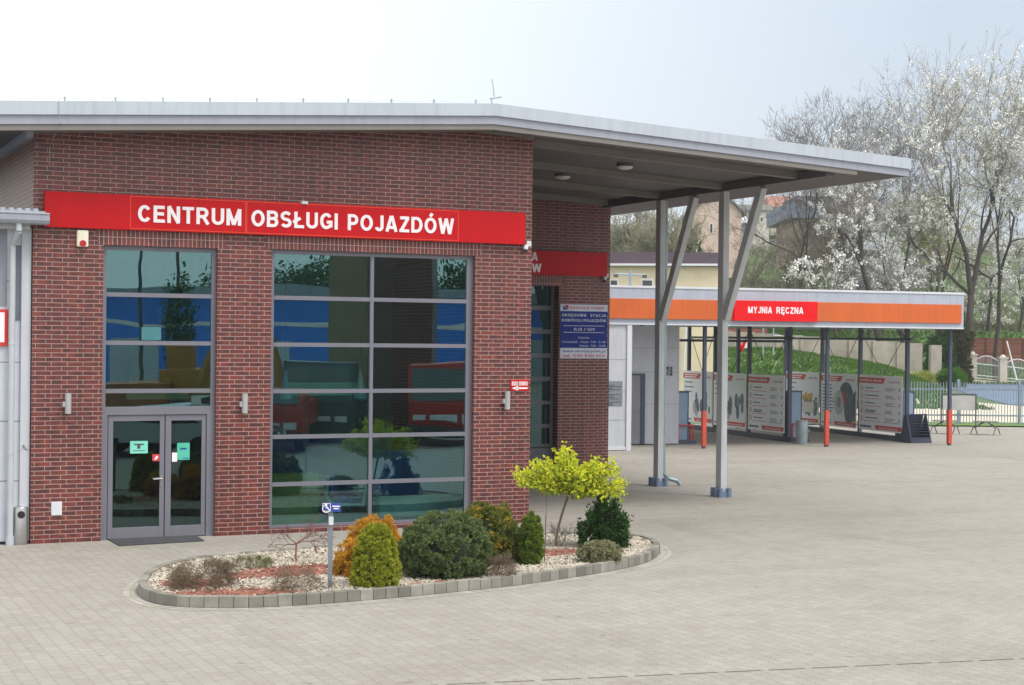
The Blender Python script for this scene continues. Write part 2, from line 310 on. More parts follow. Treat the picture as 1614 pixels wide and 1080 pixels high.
def glyph(c, t):
    """grotesque capitals as thick centre lines: (width, strokes)"""
    h = t / 2; lo, hi = h, 1 - h
    def bowl(x0, x1, y0, y1):
        r = (y1 - y0) / 2; return [(x0, y0), (x1 - r * .9, y0)] + _arc(x1 - r * .9, (y0 + y1) / 2, r * .9, r, -90, 90, 8)[1:] + [(x0, y1)]
    E_ = lambda w_: [[(w_ - 0, lo), (h, lo)], [(h, 0), (h, 1)], [(h, hi), (w_ - .02, hi)], [(h, .52), (w_ - .05, .52)]]
    O_ = lambda w_: [_arc(w_ / 2, .5, w_ / 2 - h, .5 - h, 0, 360, 26)]
    C_ = lambda w_: [_arc(w_ / 2 + .01, .5, w_ / 2 - h, .5 - h, 36, 324, 24)]
    S_ = lambda w_: [_arc(w_ / 2, .5 + (hi - .5) / 2, w_ / 2 - h, (hi - .5) / 2, 25, 270, 12) + _arc(w_ / 2, lo + (.5 - lo) / 2, w_ / 2 - h, (.5 - lo) / 2, 90, -155, 12)[1:]]
    A_ = lambda w_: [[(h * .9, 0), (w_ / 2 - .015, 1)], [(w_ - h * .9, 0), (w_ / 2 + .015, 1)], [(w_ * .2, .27), (w_ * .8, .27)]]
    W_ = [[(h * .8, 1), (.27, 0)], [(.27, 0), (.5, .98)], [(.5, .98), (.73, 0)], [(.73, 0), (1 - h * .8, 1)]]
    g = {
     'A': (.76, A_(.76)), 'B': (.68, [[(h, 0), (h, 1)], bowl(h, .66 - h, .52, hi), bowl(h, .68 - h, lo, .52)]), 'C': (.72, C_(.72)), 'D': (.72, [[(h, 0), (h, 1)], [(h, lo), (.34, lo)] + _arc(.34, .5, .38 - h, .5 - h, -90, 90, 14)[1:] + [(h, hi)]]),
     'E': (.62, E_(.62)), 'G': (.76, [_arc(.385, .5, .38 - h, .5 - h, 38, 318, 22), [(.76 - h, 0.12), (.76 - h, .48)], [(.42, .44), (.76, .44)]]), 'H': (.7, [[(h, 0), (h, 1)], [(.7 - h, 0), (.7 - h, 1)], [(h, .52), (.7 - h, .52)]]), 'I': (t, [[(h, 0), (h, 1)]]),
     'J': (.54, [[(.54 - h, 1), (.54 - h, .28)] + _arc(.27, .28, .27 - h, .28 - h, 0, -170, 10)[1:]]), 'K': (.7, [[(h, 0), (h, 1)], [(.66 - h * .5, 1), (h, .38)], [(.26, .56), (.7 - h * .6, 0)]]), 'L': (.58, [[(h, 1), (h, 0)], [(h, lo), (.58, lo)]]),
     'M': (.84, [[(h, 0), (h, 1)], [(.84 - h, 0), (.84 - h, 1)], [(h, 1), (.42, .04)], [(.42, .04), (.84 - h, 1)]]), 'N': (.7, [[(h, 0), (h, 1)], [(.7 - h, 0), (.7 - h, 1)], [(h * .9, 1), (.7 - h * .9, 0)]]), 'O': (.78, O_(.78)),
     'P': (.65, [[(h, 0), (h, 1)], bowl(h, .65 - h, .42, hi)]), 'R': (.72, [[(h, 0), (h, 1)], bowl(h, .67 - h, .46, hi), [(.38, .46), (.72 - h * .7, 0)]]), 'S': (.66, S_(.66)), 'T': (.64, [[(.32, 0), (.32, 1)], [(0, hi), (.64, hi)]]),
     'U': (.7, [[(h, 1), (h, .33)] + _arc(.35, .33, .35 - h, .33 - h, 180, 360, 14)[1:] + [(.7 - h, 1)]]), 'V': (.72, [[(h * .9, 1), (.36, 0)], [(.36, 0), (.72 - h * .9, 1)]]), 'W': (1., W_), 'Y': (.7, [[(h * .9, 1), (.35, .44)], [(.7 - h * .9, 1), (.35, .44)], [(.35, .46), (.35, 0)]]), 'Z': (.62, [[(.03, hi), (.6, hi)], [(.57 - h * .3, hi), (h + .01, lo)], [(.0, lo), (.62, lo)]]),
     '0': (.56, [_arc(.28, .5, .28 - h, .5 - h, 0, 360, 22)]), '1': (.4, [[(.28, 0), (.28, 1)], [(.3, .96), (.05, .72)]]), '2': (.56, [_arc(.28, .7, .28 - h, .3 - h, 165, -30, 10) + [(h, lo), (.56, lo)]]), '3': (.56, [_arc(.27, .74, .25 - h, .26 - h, 150, -90, 10), _arc(.27, .27, .28 - h, .27 - h, 90, -150, 10)]),
     '4': (.58, [[(.43, 0), (.43, 1)], [(.43, .98), (.04, .28)], [(0, .26), (.58, .26)]]), '5': (.56, [[(.52, hi), (.13, hi), (.09, .5)] + _arc(.27, .32, .28 - h, .32 - h, 130, -150, 12)]), '6': (.56, [_arc(.28, .3, .28 - h, .3 - h, 0, 360, 18), [(h + .02, .38), (.4, .98)]]), '7': (.54, [[(0, hi), (.5, hi)], [(.48, hi), (.2, 0)]]),
     '8': (.56, [_arc(.28, .27, .28 - h, .27 - h, 0, 360, 16), _arc(.28, .76, .25 - h, .24 - h, 0, 360, 16)]), '9': (.56, [_arc(.28, .7, .28 - h, .3 - h, 0, 360, 18), [(.56 - h - .02, .62), (.16, .02)]]), '/': (.34, [[(.03, -.02), (.31, 1.02)]]), '-': (.34, [[(.03, .4), (.31, .4)]]), '.': (t, [[(h, 0), (h, t)]]), ':': (t, [[(h, 0), (h, t)], [(h, .5), (h, .5 + t)]]), ' ': (.24, [])}
    g['Ł'] = (.62, [[(h + .03, 1), (h + .03, 0)], [(h + .03, lo), (.62, lo)], [(-.04, .34), (.40, .62)]]); g['Ó'] = (.78, O_(.78) + [[(.36, 1.07), (.5, 1.26)]]); g['Ę'] = (.62, E_(.62) + [[(.5, .05), (.38, -.14), (.52, -.2)]])
    return g.get(c)
def text_mb(mb, body, ll, right, up, w_, h_, bold=.02, depth=.006, spacing=1.):
    if any(glyph(c, .2) is None for c in body): return text_curve(mb, body, ll, right, up, w_, h_, bold, depth, spacing)
    t = .19 if bold >= .02 else .16
    if bold < .01: t = .13
    gap = .135; x = 0; items = []
    for c in body: gw, st_ = glyph(c, t); items.append((x, st_)); x += gw + gap
    x -= gap; sx = w_ / x; sy = h_; right = Vector(right); up = Vector(up); n = right.cross(up); lay = 0
    for x0, sts in items:
        for st_ in sts:
            lay = (lay + 1) % 5; off = depth + lay * .0004; pts = [((x0 + a) * sx, b * sy) for a, b in st_]; closed = len(pts) > 3 and abs(pts[0][0] - pts[-1][0]) + abs(pts[0][1] - pts[-1][1]) < 1e-6
            Lp, Rp = [], []; m = len(pts)
            for i in range(m):
                def dr(a, b): dx, dy = (b[0] - a[0]) / sx, (b[1] - a[1]) / sy; l = math.hypot(dx, dy) or 1; return dx / l, dy / l
                ds_ = []
                if i > 0: ds_.append(dr(pts[i - 1], pts[i]))
                elif closed: ds_.append(dr(pts[-2], pts[-1]))
                if i < m - 1: ds_.append(dr(pts[i], pts[i + 1]))
                elif closed: ds_.append(dr(pts[0], pts[1]))
                dx = sum(d[0] for d in ds_); dy = sum(d[1] for d in ds_); l = math.hypot(dx, dy) or 1; dx /= l; dy /= l; cs = max(.5, dx * ds_[0][0] + dy * ds_[0][1]); k = t / 2 / cs
                Lp.append((pts[i][0] - dy * k * sx, pts[i][1] + dx * k * sy)); Rp.append((pts[i][0] + dy * k * sx, pts[i][1] - dx * k * sy))
            P3 = lambda q, o: Vector(ll) + right * q[0] + up * q[1] + n * o
            base = len(mb.v)
            for q in Lp + Rp: mb.v.append(tuple(P3(q, off)))
            for q in Lp + Rp: mb.v.append(tuple(P3(q, 0)))
            for i in range(m - 1):
                mb.f += [(base + i, base + m + i, base + m + i + 1, base + i + 1), (base + i, base + i + 1, base + 2 * m + i + 1, base + 2 * m + i), (base + m + i, base + 3 * m + i, base + 3 * m + i + 1, base + m + i + 1)]
            if not closed: mb.f += [(base, base + 2 * m, base + 3 * m, base + m), (base + m - 1, base + 2 * m - 1, base + 4 * m - 1, base + 3 * m - 1)]
def text_curve(mb, body, ll, right, up, w_, h_, bold=.02, depth=.006, spacing=1.):
    """lay one line of raised letters, fitted to w_ x h_, lower-left corner at ll"""
    cu = bpy.data.curves.new('t', 'FONT'); cu.body = body; cu.size = 1; cu.offset = bold; cu.space_character = spacing; cu.resolution_u = 3
    ob = bpy.data.objects.new('t', cu); scene.collection.objects.link(ob); dg = bpy.context.evaluated_depsgraph_get(); dg.update()
    me = ob.evaluated_get(dg).to_mesh(); vs = [v.co.copy() for v in me.vertices]; fs = [tuple(p.vertices) for p in me.polygons]
    ob.evaluated_get(dg).to_mesh_clear(); bpy.data.objects.remove(ob); bpy.data.curves.remove(cu)
    if not vs: return
    x0 = min(v.x for v in vs); x1 = max(v.x for v in vs)
    # height is measured on capitals / digits (cap height .729 of size 1 in the built-in font)
    sx = w_ / (x1 - x0); sy = h_ / .729; right = Vector(right); up = Vector(up); n = right.cross(up)
    P = [Vector(ll) + right * ((v.x - x0) * sx) + up * (v.y * sy) + n * depth for v in vs]
    mb.add(P, fs)
    # letter sides
    from collections import Counter
    ec = Counter()
    for f in fs:
        for a, b in zip(f, f[1:] + f[:1]): ec[(min(a, b), max(a, b))] += 1
    be = [e for e, c in ec.items() if c == 1]; k = len(mb.v)
    for a, b in be:
        q = len(mb.v); mb.v += [tuple(P[a]), tuple(P[b]), tuple(P[b] - n * depth), tuple(P[a] - n * depth)]; mb.f.append((q, q + 1, q + 2, q + 3))
def flat(mb, ll, right, up, u0, u1, v0, v1, off, th=.004):
    right = Vector(right); up = Vector(up); n = right.cross(up); c = Vector(ll) + right * ((u0 + u1) / 2) + up * ((v0 + v1) / 2) + n * (off - th / 2)
    return mb.obox(c, right * (u1 - u0) / 2, up * (v1 - v0) / 2, n * th / 2)
X_ = Vector((1, 0, 0)); Y_ = Vector((0, 1, 0))

# ================= TERRAIN / GROUND =================
def sm(a, b, x):
    t = min(1, max(0, (x - a) / (b - a))); return t * t * (3 - 2 * t)
def terr(d, s):
    """ground height from distance ahead of camera d and lateral s"""
    h = 0.
    left = 1 - sm(23, 29, s)
    rise = 1.5 + 1.4 * (1 - min(1, max(0, (s - 17) / 10))); h += left * rise * sm(84, 105, d) + (1 - left) * .6 * sm(88, 113, d)
    h += left * (3.65 - rise) * sm(106, 108.5, d)
    h += (1 - left) * (1.2 * sm(115, 122, d) + 2.6 * sm(124, 133, d)) + left * 1.4 * sm(108, 134, d)
    h += 14 * sm(134, 260, d) + 16 * sm(260, 700, d)
    return h
def cam_ds(P): q = Vector(P) - CAM; return q.dot(F0), q.dot(R0)
def on_terr(x, depth):
    s = (x - 807) * depth / FPX; P = CAM + F0 * depth + R0 * s; P.z = terr(depth, s); return P
ds = sorted(set([-400, -200, -100, -50, 0, 40, 70] + list(range(78, 140, 2)) + [140, 150, 160, 175, 190, 205, 220, 240, 260, 300, 350, 400, 500, 600, 700, 1000, 1600]))
ss = sorted(set([-900, -400, -200, -100, -50, -20, 0] + list(range(10, 60, 2)) + [70, 90, 130, 200, 400, 900]))
tv = []; tf = []
for d in ds:
    for s in ss:
        z = terr(d, s) + (.12 * math.sin(d * 1.3 + s) * math.sin(s * .7) if 84 < d < 133 and s < 26 else 0) - (.0 if d > 84 else .02)
        P = CAM + F0 * d + R0 * s; tv.append((P.x, P.y, z))
nS = len(ss)
for i in range(len(ds) - 1):
    for j in range(nS - 1): k = i * nS + j; tf.append((k, k + 1, k + nS + 1, k + nS))
GRASS = ramp_leaf('ground_grass', lin(70, 110, 40), lin(95, 140, 50))
gm = mat('grassy_ground', lin(84, 112, 52), .9, 0, .3, .6, .5, 8)
gr = MB(); gr.v = tv; gr.f = tf; structure(gr.build('ground', gm, smooth=True))
# paved yard (sheet above the ground), up to the picket fence
yard = MB(); q = [CAM + F0 * a + R0 * b_ for a, b_ in ((-60, -70), (-60, 90), (67.8, 90), (67.8, -70))]
yard.add([(p.x, p.y, 0.) for p in q], [(0, 1, 2, 3)]); structure(yard.build('paved_yard', PAVER))
# road and pavement beyond the picket fence
ROADM = mat('road_asphalt', lin(104, 120, 146), .85, 0, .08, .3); PAVM = mat('pavement_slab', lin(205, 192, 172), .9, 0, .08, .5)
def strip(name, d0, d1, s0, s1, m_, dz, sk=0.):
    mb = MB(); n = 14; k = 10
    for i in range(k + 1):
        for j in range(n + 1):
            s = s0 + (s1 - s0) * j / n; d = d0 + (d1 - d0) * i / k + sk * (s - s0); P = CAM + F0 * d + R0 * s; mb.v.append((P.x, P.y, terr(d, s) + dz))
    for i in range(k):
        for j in range(n): a = i * (n + 1) + j; mb.f.append((a, a + 1, a + n + 2, a + n + 1))
    return structure(mb.build(name, m_))
strip('lower_pavement', 71, 89.5, 15, 60, PAVM, .03)
strip('road', 90, 112, 27.5, 80, ROADM, .05)
strip('roadside_grass', 68, 71, 10, 60, mat('verge_grass', lin(100, 130, 60), .9, 0, .3, 2, .5, 20), .04)

a = G(1000, 1066); b = G(1614, 1038.5); u = (b - a).normalized(); v = UZ.cross(u); mb = MB(); Ld = 26; k = -9.
while k < Ld:
    c = a + u * k; mb.add([c - v * .012 + UZ * .004, c + u * .42 - v * .012 + UZ * .004, c + u * .42 + v * .012 + UZ * .004, c + v * .012 + UZ * .004], [(0, 1, 2, 3)]); k += .5
tag(mb.build('slot_drain', mat('drain_slot', (.15, .14, .13), .8), origin=a), 'narrow slotted drain line crossing the paving in the foreground', 'drain')
a = G(960, 772); b = G(1614, 753); u = (b - a).normalized(); v = UZ.cross(u); mb = MB(); mb.add([a - v * .05 + UZ * .004, b + u * 8 - v * .05 + UZ * .004, b + u * 8 + v * .05 + UZ * .004, a + v * .05 + UZ * .004], [(0, 1, 2, 3)]); structure(mb.build('paving_band', mat('band_slab', (.36, .345, .31), .9, 0, .2, 3)))
# ================= BRICK BUILDING =================
def deck(x):
    return 7.365 - .050 * (x + 1.2) if x > -1.2 else 7.365 - .0645 * (-1.2 - x)
YF = -.9; XL = -10.7; XR = 8.1
bld = thing('brick_building', (0, 0, 0), 'red brick vehicle service building with sloping roof that runs out as a canopy', 'building')
WX = -9.155
# openings on the facade
Lx0 = FW(162.5, 460)[0]; Lx1 = FW(342.5, 460)[0]; Lz1 = FW(250, 388.8)[2]
Rx0 = FW(427, 560)[0]; Rx1 = FW(747.5, 560)[0]; Rz1 = FW(590, 398)[2]; Rz0 = FW(590, 827)[2]
Rz0 = max(Rz0, .04)
WT = .3
def rect_wall(mb, x0, x1, z0, z1, ops, y0, y1):
    xs = sorted({x0, x1} | {a for o in ops for a in o[:2]}); zs = sorted({z0, z1} | {a for o in ops for a in o[2:]})
    # merge in vertical strips
    for i in range(len(xs) - 1):
        xm = (xs[i] + xs[i + 1]) / 2; run = None
        for j in range(len(zs) - 1):
            zm = (zs[j] + zs[j + 1]) / 2; solid = not any(o[0] < xm < o[1] and o[2] < zm < o[3] for o in ops)
            if solid: run = (run[0], zs[j + 1]) if run else (zs[j], zs[j + 1])
            if (not solid or j == len(zs) - 2) and run:
                mb.box(xs[i], xs[i + 1], y0, y1, *run); run = None
wall = MB(); SOH = .27
opsF = [(Lx0, Lx1, 0, Lz1), (Rx0, Rx1, Rz0, Rz1)]
rect_wall(wall, WX, 0, 0, 6.5, opsF, 0, WT)
wall.prism([(WX, 0, 6.5), (0, 0, 6.5), (0, 0, deck(0) - .005), (-1.2, 0, deck(-1.2) - .005), (WX, 0, deck(WX) - .005)], (0, WT, 0))
def sidewall(mb, x0, x1, y0, y1): mb.prism([(x0, y0, 0), (x1, y0, 0), (x1, y0, deck(x1) - .006), (x0, y0, deck(x0) - .006)], (0, y1 - y0, 0))
sidewall(wall, WX, WX + WT, WT, 14); sidewall(wall, -WT, 0, WT, 8.72)
RY = 8.72; PX = 6.415; Dx1 = FW(879.5, 600, RY)[0]; Dx0 = Dx1 - 4.2; Dz1 = FW(860, 450.5, RY)[2]
rect_wall(wall, -WT, PX, 0, 6.5, [(Dx0, Dx1, 0, Dz1)], RY, RY + .5)
wall.prism([(-WT, RY, 6.5), (PX, RY, 6.5), (PX, RY, deck(PX) - .006), (-WT, RY, deck(-WT) - .006)], (0, .5, 0))
sidewall(wall, PX - WT, PX, RY + .5, 14)
wall.build('wall', BRICK, bld)
so = MB(); sxa, sxb = FW(154, 380)[0], FW(356, 380)[0]; so.box(sxa, sxb, -.004, .1, Lz1 + .001, Lz1 + SOH)
sxa, sxb = FW(418, 385)[0], FW(758, 385)[0]; so.box(sxa, sxb, -.004, .1, Rz1 + .001, Rz1 + SOH); so.build('lintel_course', SOLD, bld)
so = MB(); so.box(Dx0 - .1, Dx1 + .12, RY - .004, RY + .1, Dz1 + .001, Dz1 + SOH); so.build('lintel_course', SOLD, bld)
# interior
ins = MB(); ins.box(WX + WT, -WT, .4, 8.7, -.3, .006); ins.build('interior_floor', mat('interior_floor', (.6, .58, .54), .4), bld)
ins = MB(); ins.box(WX + WT + .01, -WT - .01, 6.5, 6.6, .006, 6.4); ins.box(-5.62, -5.5, .7, 6.5, .006, 6.4); ins.build('interior_wall', mat('interior_wall', (.62, .61, .57), .8), bld)
ins = MB(); ins.box(WX + WT + .01, -WT - .01, .31, 6.49, 6.4, 6.45); ins.build('interior_ceiling', mat('interior_ceiling', (.6, .6, .57), .8), bld)
# roof
rf = MB()
prof = [(XL, deck(XL)), (-1.2, deck(-1.2)), (XR, deck(XR)), (XR, deck(XR) + .33), (-1.2, deck(-1.2) + .33), (XL, deck(XL) + .33)]
rf.prism([(x, YF + .02, z) for x, z in prof], (0, 16, 0)); roof = rf.build('roof', SOFF, bld)
def band(x0, x1, lo, hi, y0, y1, mb):
    xs = [x0] + ([-1.2] if x0 < -1.2 < x1 else []) + [x1]
    for a, b in zip(xs[:-1], xs[1:]):
        mb.prism([(a, y0, deck(a) + lo), (b, y0, deck(b) + lo), (b, y0, deck(b) + hi), (a, y0, deck(a) + hi)], (0, y1 - y0, 0))
fa = MB(); band(XL, XR + .06, .145, .365, YF - .05, YF + .019, fa)
band(XL, XR + .06, .331, .365, YF + .0195, YF + .4, fa)
fa.prism([(XR + .001, YF + .02, deck(XR) + .145), (XR + .06, YF + .02, deck(XR) + .145), (XR + .06, YF + .02, deck(XR) + .365), (XR + .001, YF + .02, deck(XR) + .365)], (0, 16, 0))
fa.build('roof_flashing', FASL, roof)
fa = MB(); band(XL, XR + .03, -.004, .144, YF - .012, YF + .018, fa)
fa.prism([(XR + .001, YF + .02, deck(XR) - .004), (XR + .03, YF + .02, deck(XR) - .004), (XR + .03, YF + .02, deck(XR) + .144), (XR + .001, YF + .02, deck(XR) + .144)], (0, 16, 0))
fa.build('fascia_board', FASD, roof)
# soffit beams
for y in (-.82, .35, 3.19, 5.97, 8.52):
    be = MB(); x0 = XL if y < 0 else (.0 if y > .31 else 0)
    xs = [x0] + ([-1.2] if x0 < -1.2 else []) + [6.2 if y > 0 else 6.85]
    hw = .07; dp = .14 if y > 0 else .10
    for a, b in zip(xs[:-1], xs[1:]):
        be.prism([(a, y - hw, deck(a) - dp), (b, y - hw, deck(b) - dp), (b, y - hw, deck(b) - .002), (a, y - hw, deck(a) - .002)], (0, 2 * hw, 0))
    be.build('rafter', SOFB, roof)
be = MB(); be.box(6.2, 6.4, -.74, 14, 6.815, deck(6.4) - .003); be.build('eave_beam', SOFF, roof)
be = MB(); be.prism([(WX, -.08, deck(WX) - .05), (-1.2, -.08, deck(-1.2) - .05), (-1.2, -.08, deck(-1.2) - .003), (WX, -.08, deck(WX) - .003)], (0, .07, 0)); be.prism([(-1.2, -.08, deck(-1.2) - .05), (0, -.08, deck(0) - .05), (0, -.08, deck(0) - .003), (-1.2, -.08, deck(-1.2) - .003)], (0, .07, 0)); be.build('wall_trim', SOFB, roof)
tr = MB()
for x0, x1, dz in ((WX - .13, WX - .012, .12), (-9.95, -9.85, .16)): tr.prism([(x0, -.6 if x0 < -9.5 else -.05, deck(x0) - dz), (x1, -.6 if x0 < -9.5 else -.05, deck(x1) - dz), (x1, -.6 if x0 < -9.5 else -.05, deck(x1) - .003), (x0, -.6 if x0 < -9.5 else -.05, deck(x0) - .003)], (0, 14, 0))
tr.build('eave_trim', FASD, roof)
# columns (V-shaped canopy posts)
for y in (3.19, 5.97):
    x = 6.29; c = MB(); c.box(x - .075, x + .075, y - .11, y + .11, 0, 6.81); col = c.build('post', STEEL, bld, bevel=.008)
    b_ = MB(); p0 = Vector((x, y - .1, 3.97)); p1 = Vector((x, y - 1.52, 6.80)); d = (p1 - p0).normalized()
    pr = d.cross(X_); b_.obox((p0 + p1) / 2, Vector((.07, 0, 0)), pr * .10, d * ((p1 - p0).length / 2)); b_.build('brace', STEEL, col, bevel=.008)
    g = MB()
    for sx in (-1, 1):
        g.tube((x + sx * .11, y - .15, 0), (x + sx * .11, y - .15, .2), .06, n=14); g.tube((x + sx * .11, y + .15, 0), (x + sx * .11, y + .15, .2), .06, n=14)
    g.tube((x - .13, y, 0), (x - .13, y, .2), .06, n=14); g.box(x - .14, x + .14, y - .16, y + .16, 0, .12); g.build('base_guard', GUARD, col, smooth=True)
dpipe = MB(); dpipe.path([(6.42, 5.95, .55), (6.42, 5.95, .30), (6.55, 5.92, .17), (6.75, 5.88, .12), (6.83, 5.85, .03)], .05, 10)
dpipe.tube((6.42, 5.95, .5), (6.42, 5.95, 6.82), .045, n=10); dpipe.build('rain_pipe', ZINC, bld, smooth=True)

# windows and door
def window(x0, x1, z0, z1, vert, hor, name='window', glass=GLASS, fw=.075, yf=.10, skip=None, extra_right=.0):
    f = MB(); y0, y1 = yf, yf + .09
    f.box(x0, x0 + fw, y0, y1, z0, z1); f.box(x1 - fw - extra_right, x1, y0, y1, z0, z1); f.box(x0 + fw, x1 - fw - extra_right, y0, y1, z1 - fw, z1)
    f.box(x0 + fw, x1 - fw - extra_right, y0, y1, z0, z0 + fw * .7)
    a, b = x0 + fw, x1 - fw - extra_right
    for v, hw in vert: f.box(v - hw, v + hw, y0 - .012, y1, z0 + fw * .7, z1 - fw)
    vs_ = [a] + [v for v, _ in vert] + [b]
    for h, hh in hor:
        for i in range(len(vs_) - 1):
            l = vs_[i] + (vert[i - 1][1] if i > 0 else 0); r_ = vs_[i + 1] - (vert[i][1] if i < len(vert) else 0)
            f.box(l, r_, y0 - .006, y1, h - hh, h + hh)
    fr = f.build('window', ALU, bld)
    hs = [z0 + fw * .7] + sorted(h for h, _ in hor) + [z1 - fw]
    for i in range(len(vs_) - 1):
        for j in range(len(hs) - 1):
            p = MB(); p.box(vs_[i], vs_[i + 1], y0 + .03, y0 + .036, hs[j], hs[j + 1]); p.build('pane', glass, fr)
    return fr
zl = lambda x, y: FW(x, y)[2]
mid = FW(588.5, 540)[0]
window(Rx0, Rx1, Rz0, Rz1, [(mid, .032)], [(zl(510, y), .036) for y in (470.5, 543.8, 616.8, 688.2, 762.5)], extra_right=.05)
DH = zl(250, 646)
window(Lx0, Lx1, DH, Lz1, [], [(zl(250, y), .036) for y in (465.5, 541, 616.5)])
# door portal
pf = MB(); pf.box(Lx0, FW(171, 700)[0], .09, .2, 0, DH - .001); pf.box(FW(327.8, 700)[0], Lx1, .09, .2, 0, DH - .001)
pf.box(FW(171, 700)[0], FW(327.8, 700)[0], .09, .2, zl(250, 654), DH - .001); pf.build('door_frame', ALU, bld)
def leaf(px0, px1, gx0, gx1, handle):
    x0, x1 = FW(px0, 740)[0] + .006, FW(px1, 740)[0] - .006; g0, g1 = FW(gx0, 740)[0], FW(gx1, 740)[0]; z1 = zl(250, 654) - .008; z0 = .012
    gz1 = z1 - .10; gz0 = .20; f = MB(); ya, yb = .115, .175
    f.box(x0, g0, ya, yb, z0, z1); f.box(g1, x1, ya, yb, z0, z1); f.box(g0, g1, ya, yb, gz1, z1); f.box(g0, g1, ya, yb, z0, gz0)
    d = f.build('door', ALU, bld, bevel=.004)
    p = MB(); p.box(g0, g1, ya + .02, ya + .026, gz0, gz1); p.build('pane', DGLASS, d)
    if handle:
        hx = x1 - .05; hz = zl(258, 755); h = MB(); h.box(hx - .018, hx + .018, ya - .012, ya, hz - .14, hz + .05)
        h.tube((hx, ya - .06, hz), (hx, ya - .01, hz), .012); h.tube((hx + .01, ya - .06, hz), (hx - .15, ya - .06, hz - .005), .012); h.build('handle', INOX, d, smooth=True)
    return d
dl = leaf(171.5, 261.8, 180, 254, True); dr = leaf(262.2, 327.4, 272, 320, False)
YG = .13
def sticker(parent, px0, py0, px1, py1, m_, name='notice', y=None):
    y = y or YG; a = FW(px0, py1, y); b = FW(px1, py0, y); s = MB(); s.box(a.x, b.x, y - .003, y, a.z, b.z); return s.build(name, m_, parent), a, b
MINT = mat('mint_paper', lin(120, 205, 185), .6); 
n1, a, b = sticker(dl, 205, 695, 233, 715, MINT)
t = MB(); w_ = b.x - a.x; t.box(a.x + w_ * .22, a.x + w_ * .78, YG - .005, YG - .0031, b.z - .07, b.z - .045)
t.box(a.x + w_ * .4, a.x + w_ * .58, YG - .005, YG - .0031, a.z + .08, a.z + .14); t.box(a.x + w_ * .15, a.x + w_ * .85, YG - .005, YG - .0031, a.z + .04, a.z + .052); t.build('print', DGREY, n1)
n2, a, b = sticker(dl, 240, 716, 251.5, 727, mat('sticker_red', lin(200, 60, 70), .5)); t = MB(); t.prism([(a.x + .03, YG - .0045, a.z + .03), (a.x + .06, YG - .0045, a.z + .02), (b.x - .02, YG - .0045, b.z - .05), (b.x - .05, YG - .0045, b.z - .02)], (0, -.001, 0)); t.build('print', WHITE, n2)
n3, a, b = sticker(dr, 279, 698, 299, 725, mat('green_paper', lin(80, 185, 160), .6)); w_ = b.x - a.x
t = MB(); t.box(a.x + w_ * .25, a.x + w_ * .75, YG - .005, YG - .0031, (a.z + b.z) / 2 + .03, (a.z + b.z) / 2 + .06); t.box(a.x + w_ * .45, a.x + w_ * .95, YG - .005, YG - .0031, a.z + .02, a.z + .035); t.build('print', SIGNBLUE, n3)
sticker(dr, 271, 713.5, 279.2, 728, WHITE, y=.112)
# poster on the window above the door
s, a, b = sticker(bld, 223, 516, 254, 536, mat('faded_mint_sheet', lin(62, 122, 128), .5), 'window_sheet', .128)

# sectional garage door in the recess
gd = MB(); yb = RY + .28; gd.box(Dx0, Dx1, yb, yb + .05, 0, FW(855, 706, RY)[2]); rows = [(482, 489), (519.5, 526.5), (557, 564), (594, 600.5), (632, 638), (668.5, 674.5), (700, 706)]
zz = lambda y: FW(855, y, yb)[2]
for r0, r1 in rows: gd.box(Dx0, Dx1 - .08, yb, yb + .05, zz(r1), zz(r0))
gd.box(Dx1 - .08, Dx1, yb - .01, yb + .05, 0, Dz1); gd.box(Dx0, Dx0 + .08, yb - .01, yb + .05, 0, Dz1)
for k in range(1, 6):
    x = Dx0 + (Dx1 - Dx0) * k / 6; gd.box(x - .03, x + .03, yb + .002, yb + .048, zz(706), Dz1)
gdo = gd.build('garage_door', mat('garage_door_grey', lin(92, 96, 106), .5), bld)
gp = MB(); gp.box(Dx0 + .05, Dx1 - .05, yb + .02, yb + .025, .8, Dz1); gp.build('pane', DGLASS, gdo)
gb = MB(); gb.box(Dx0, Dx1, RY + .5, RY + .56, 0, Dz1 + .3); gb.build('dark_lining', DGREY, bld)

# ---- things on the facade ----
# long red sign
YS = -.12; a = FW(71, 300.8, YS); b = FW(828, 385, YS); sz1 = FW(400, 317.5, YS)[2]; sz0 = FW(400, 370, YS)[2]
z_top = (FW(71, 300.8, YS)[2] + FW(828, 336, YS)[2]) / 2; z_bot = (FW(108, 359, YS)[2] + FW(828, 385.5, YS)[2]) / 2
sg = thing('fascia_sign', (a.x, YS, z_bot), 'long red sign across the brick facade reading CENTRUM OBSŁUGI POJAZDÓW in white', 'sign')
p = MB(); p.box(a.x, b.x, YS, -.005, z_bot, z_top); p.build('panel', RED, sg, bevel=.004)
def px_x(px, y=345): return FW(px, y, YS)[0]
o = MB()
for l, r_ in ((205, 387.6), (388.4, 723)):
    x0, x1 = px_x(l), px_x(r_); t_ = .011; y1 = YS - .004
    for bx in ((x0, x1, z_bot + .02, z_bot + .02 + t_), (x0, x1, z_top - .02 - t_, z_top - .02), (x0, x0 + t_, z_bot + .02 + t_, z_top - .02 - t_), (x1 - t_, x1, z_bot + .02 + t_, z_top - .02 - t_)):
        o.box(bx[0], bx[1], y1, YS - .0005, bx[2], bx[3])
o.build('outline', ORL, sg)
t = MB(); zb = FW(300, 353, YS)[2]; hh = FW(300, 326.6, YS)[2] - zb
text_mb(t, 'CENTRUM', (px_x(217), YS - .001, zb), X_, UZ, px_x(380) - px_x(217), hh, .035, .012); t.build('lettering', WHITE, sg); t = MB()
text_mb(t, 'OBSŁUGI', (px_x(396), YS - .001, zb), X_, UZ, px_x(532) - px_x(396), hh, .035, .012); t.build('lettering', WHITE, sg); t = MB()
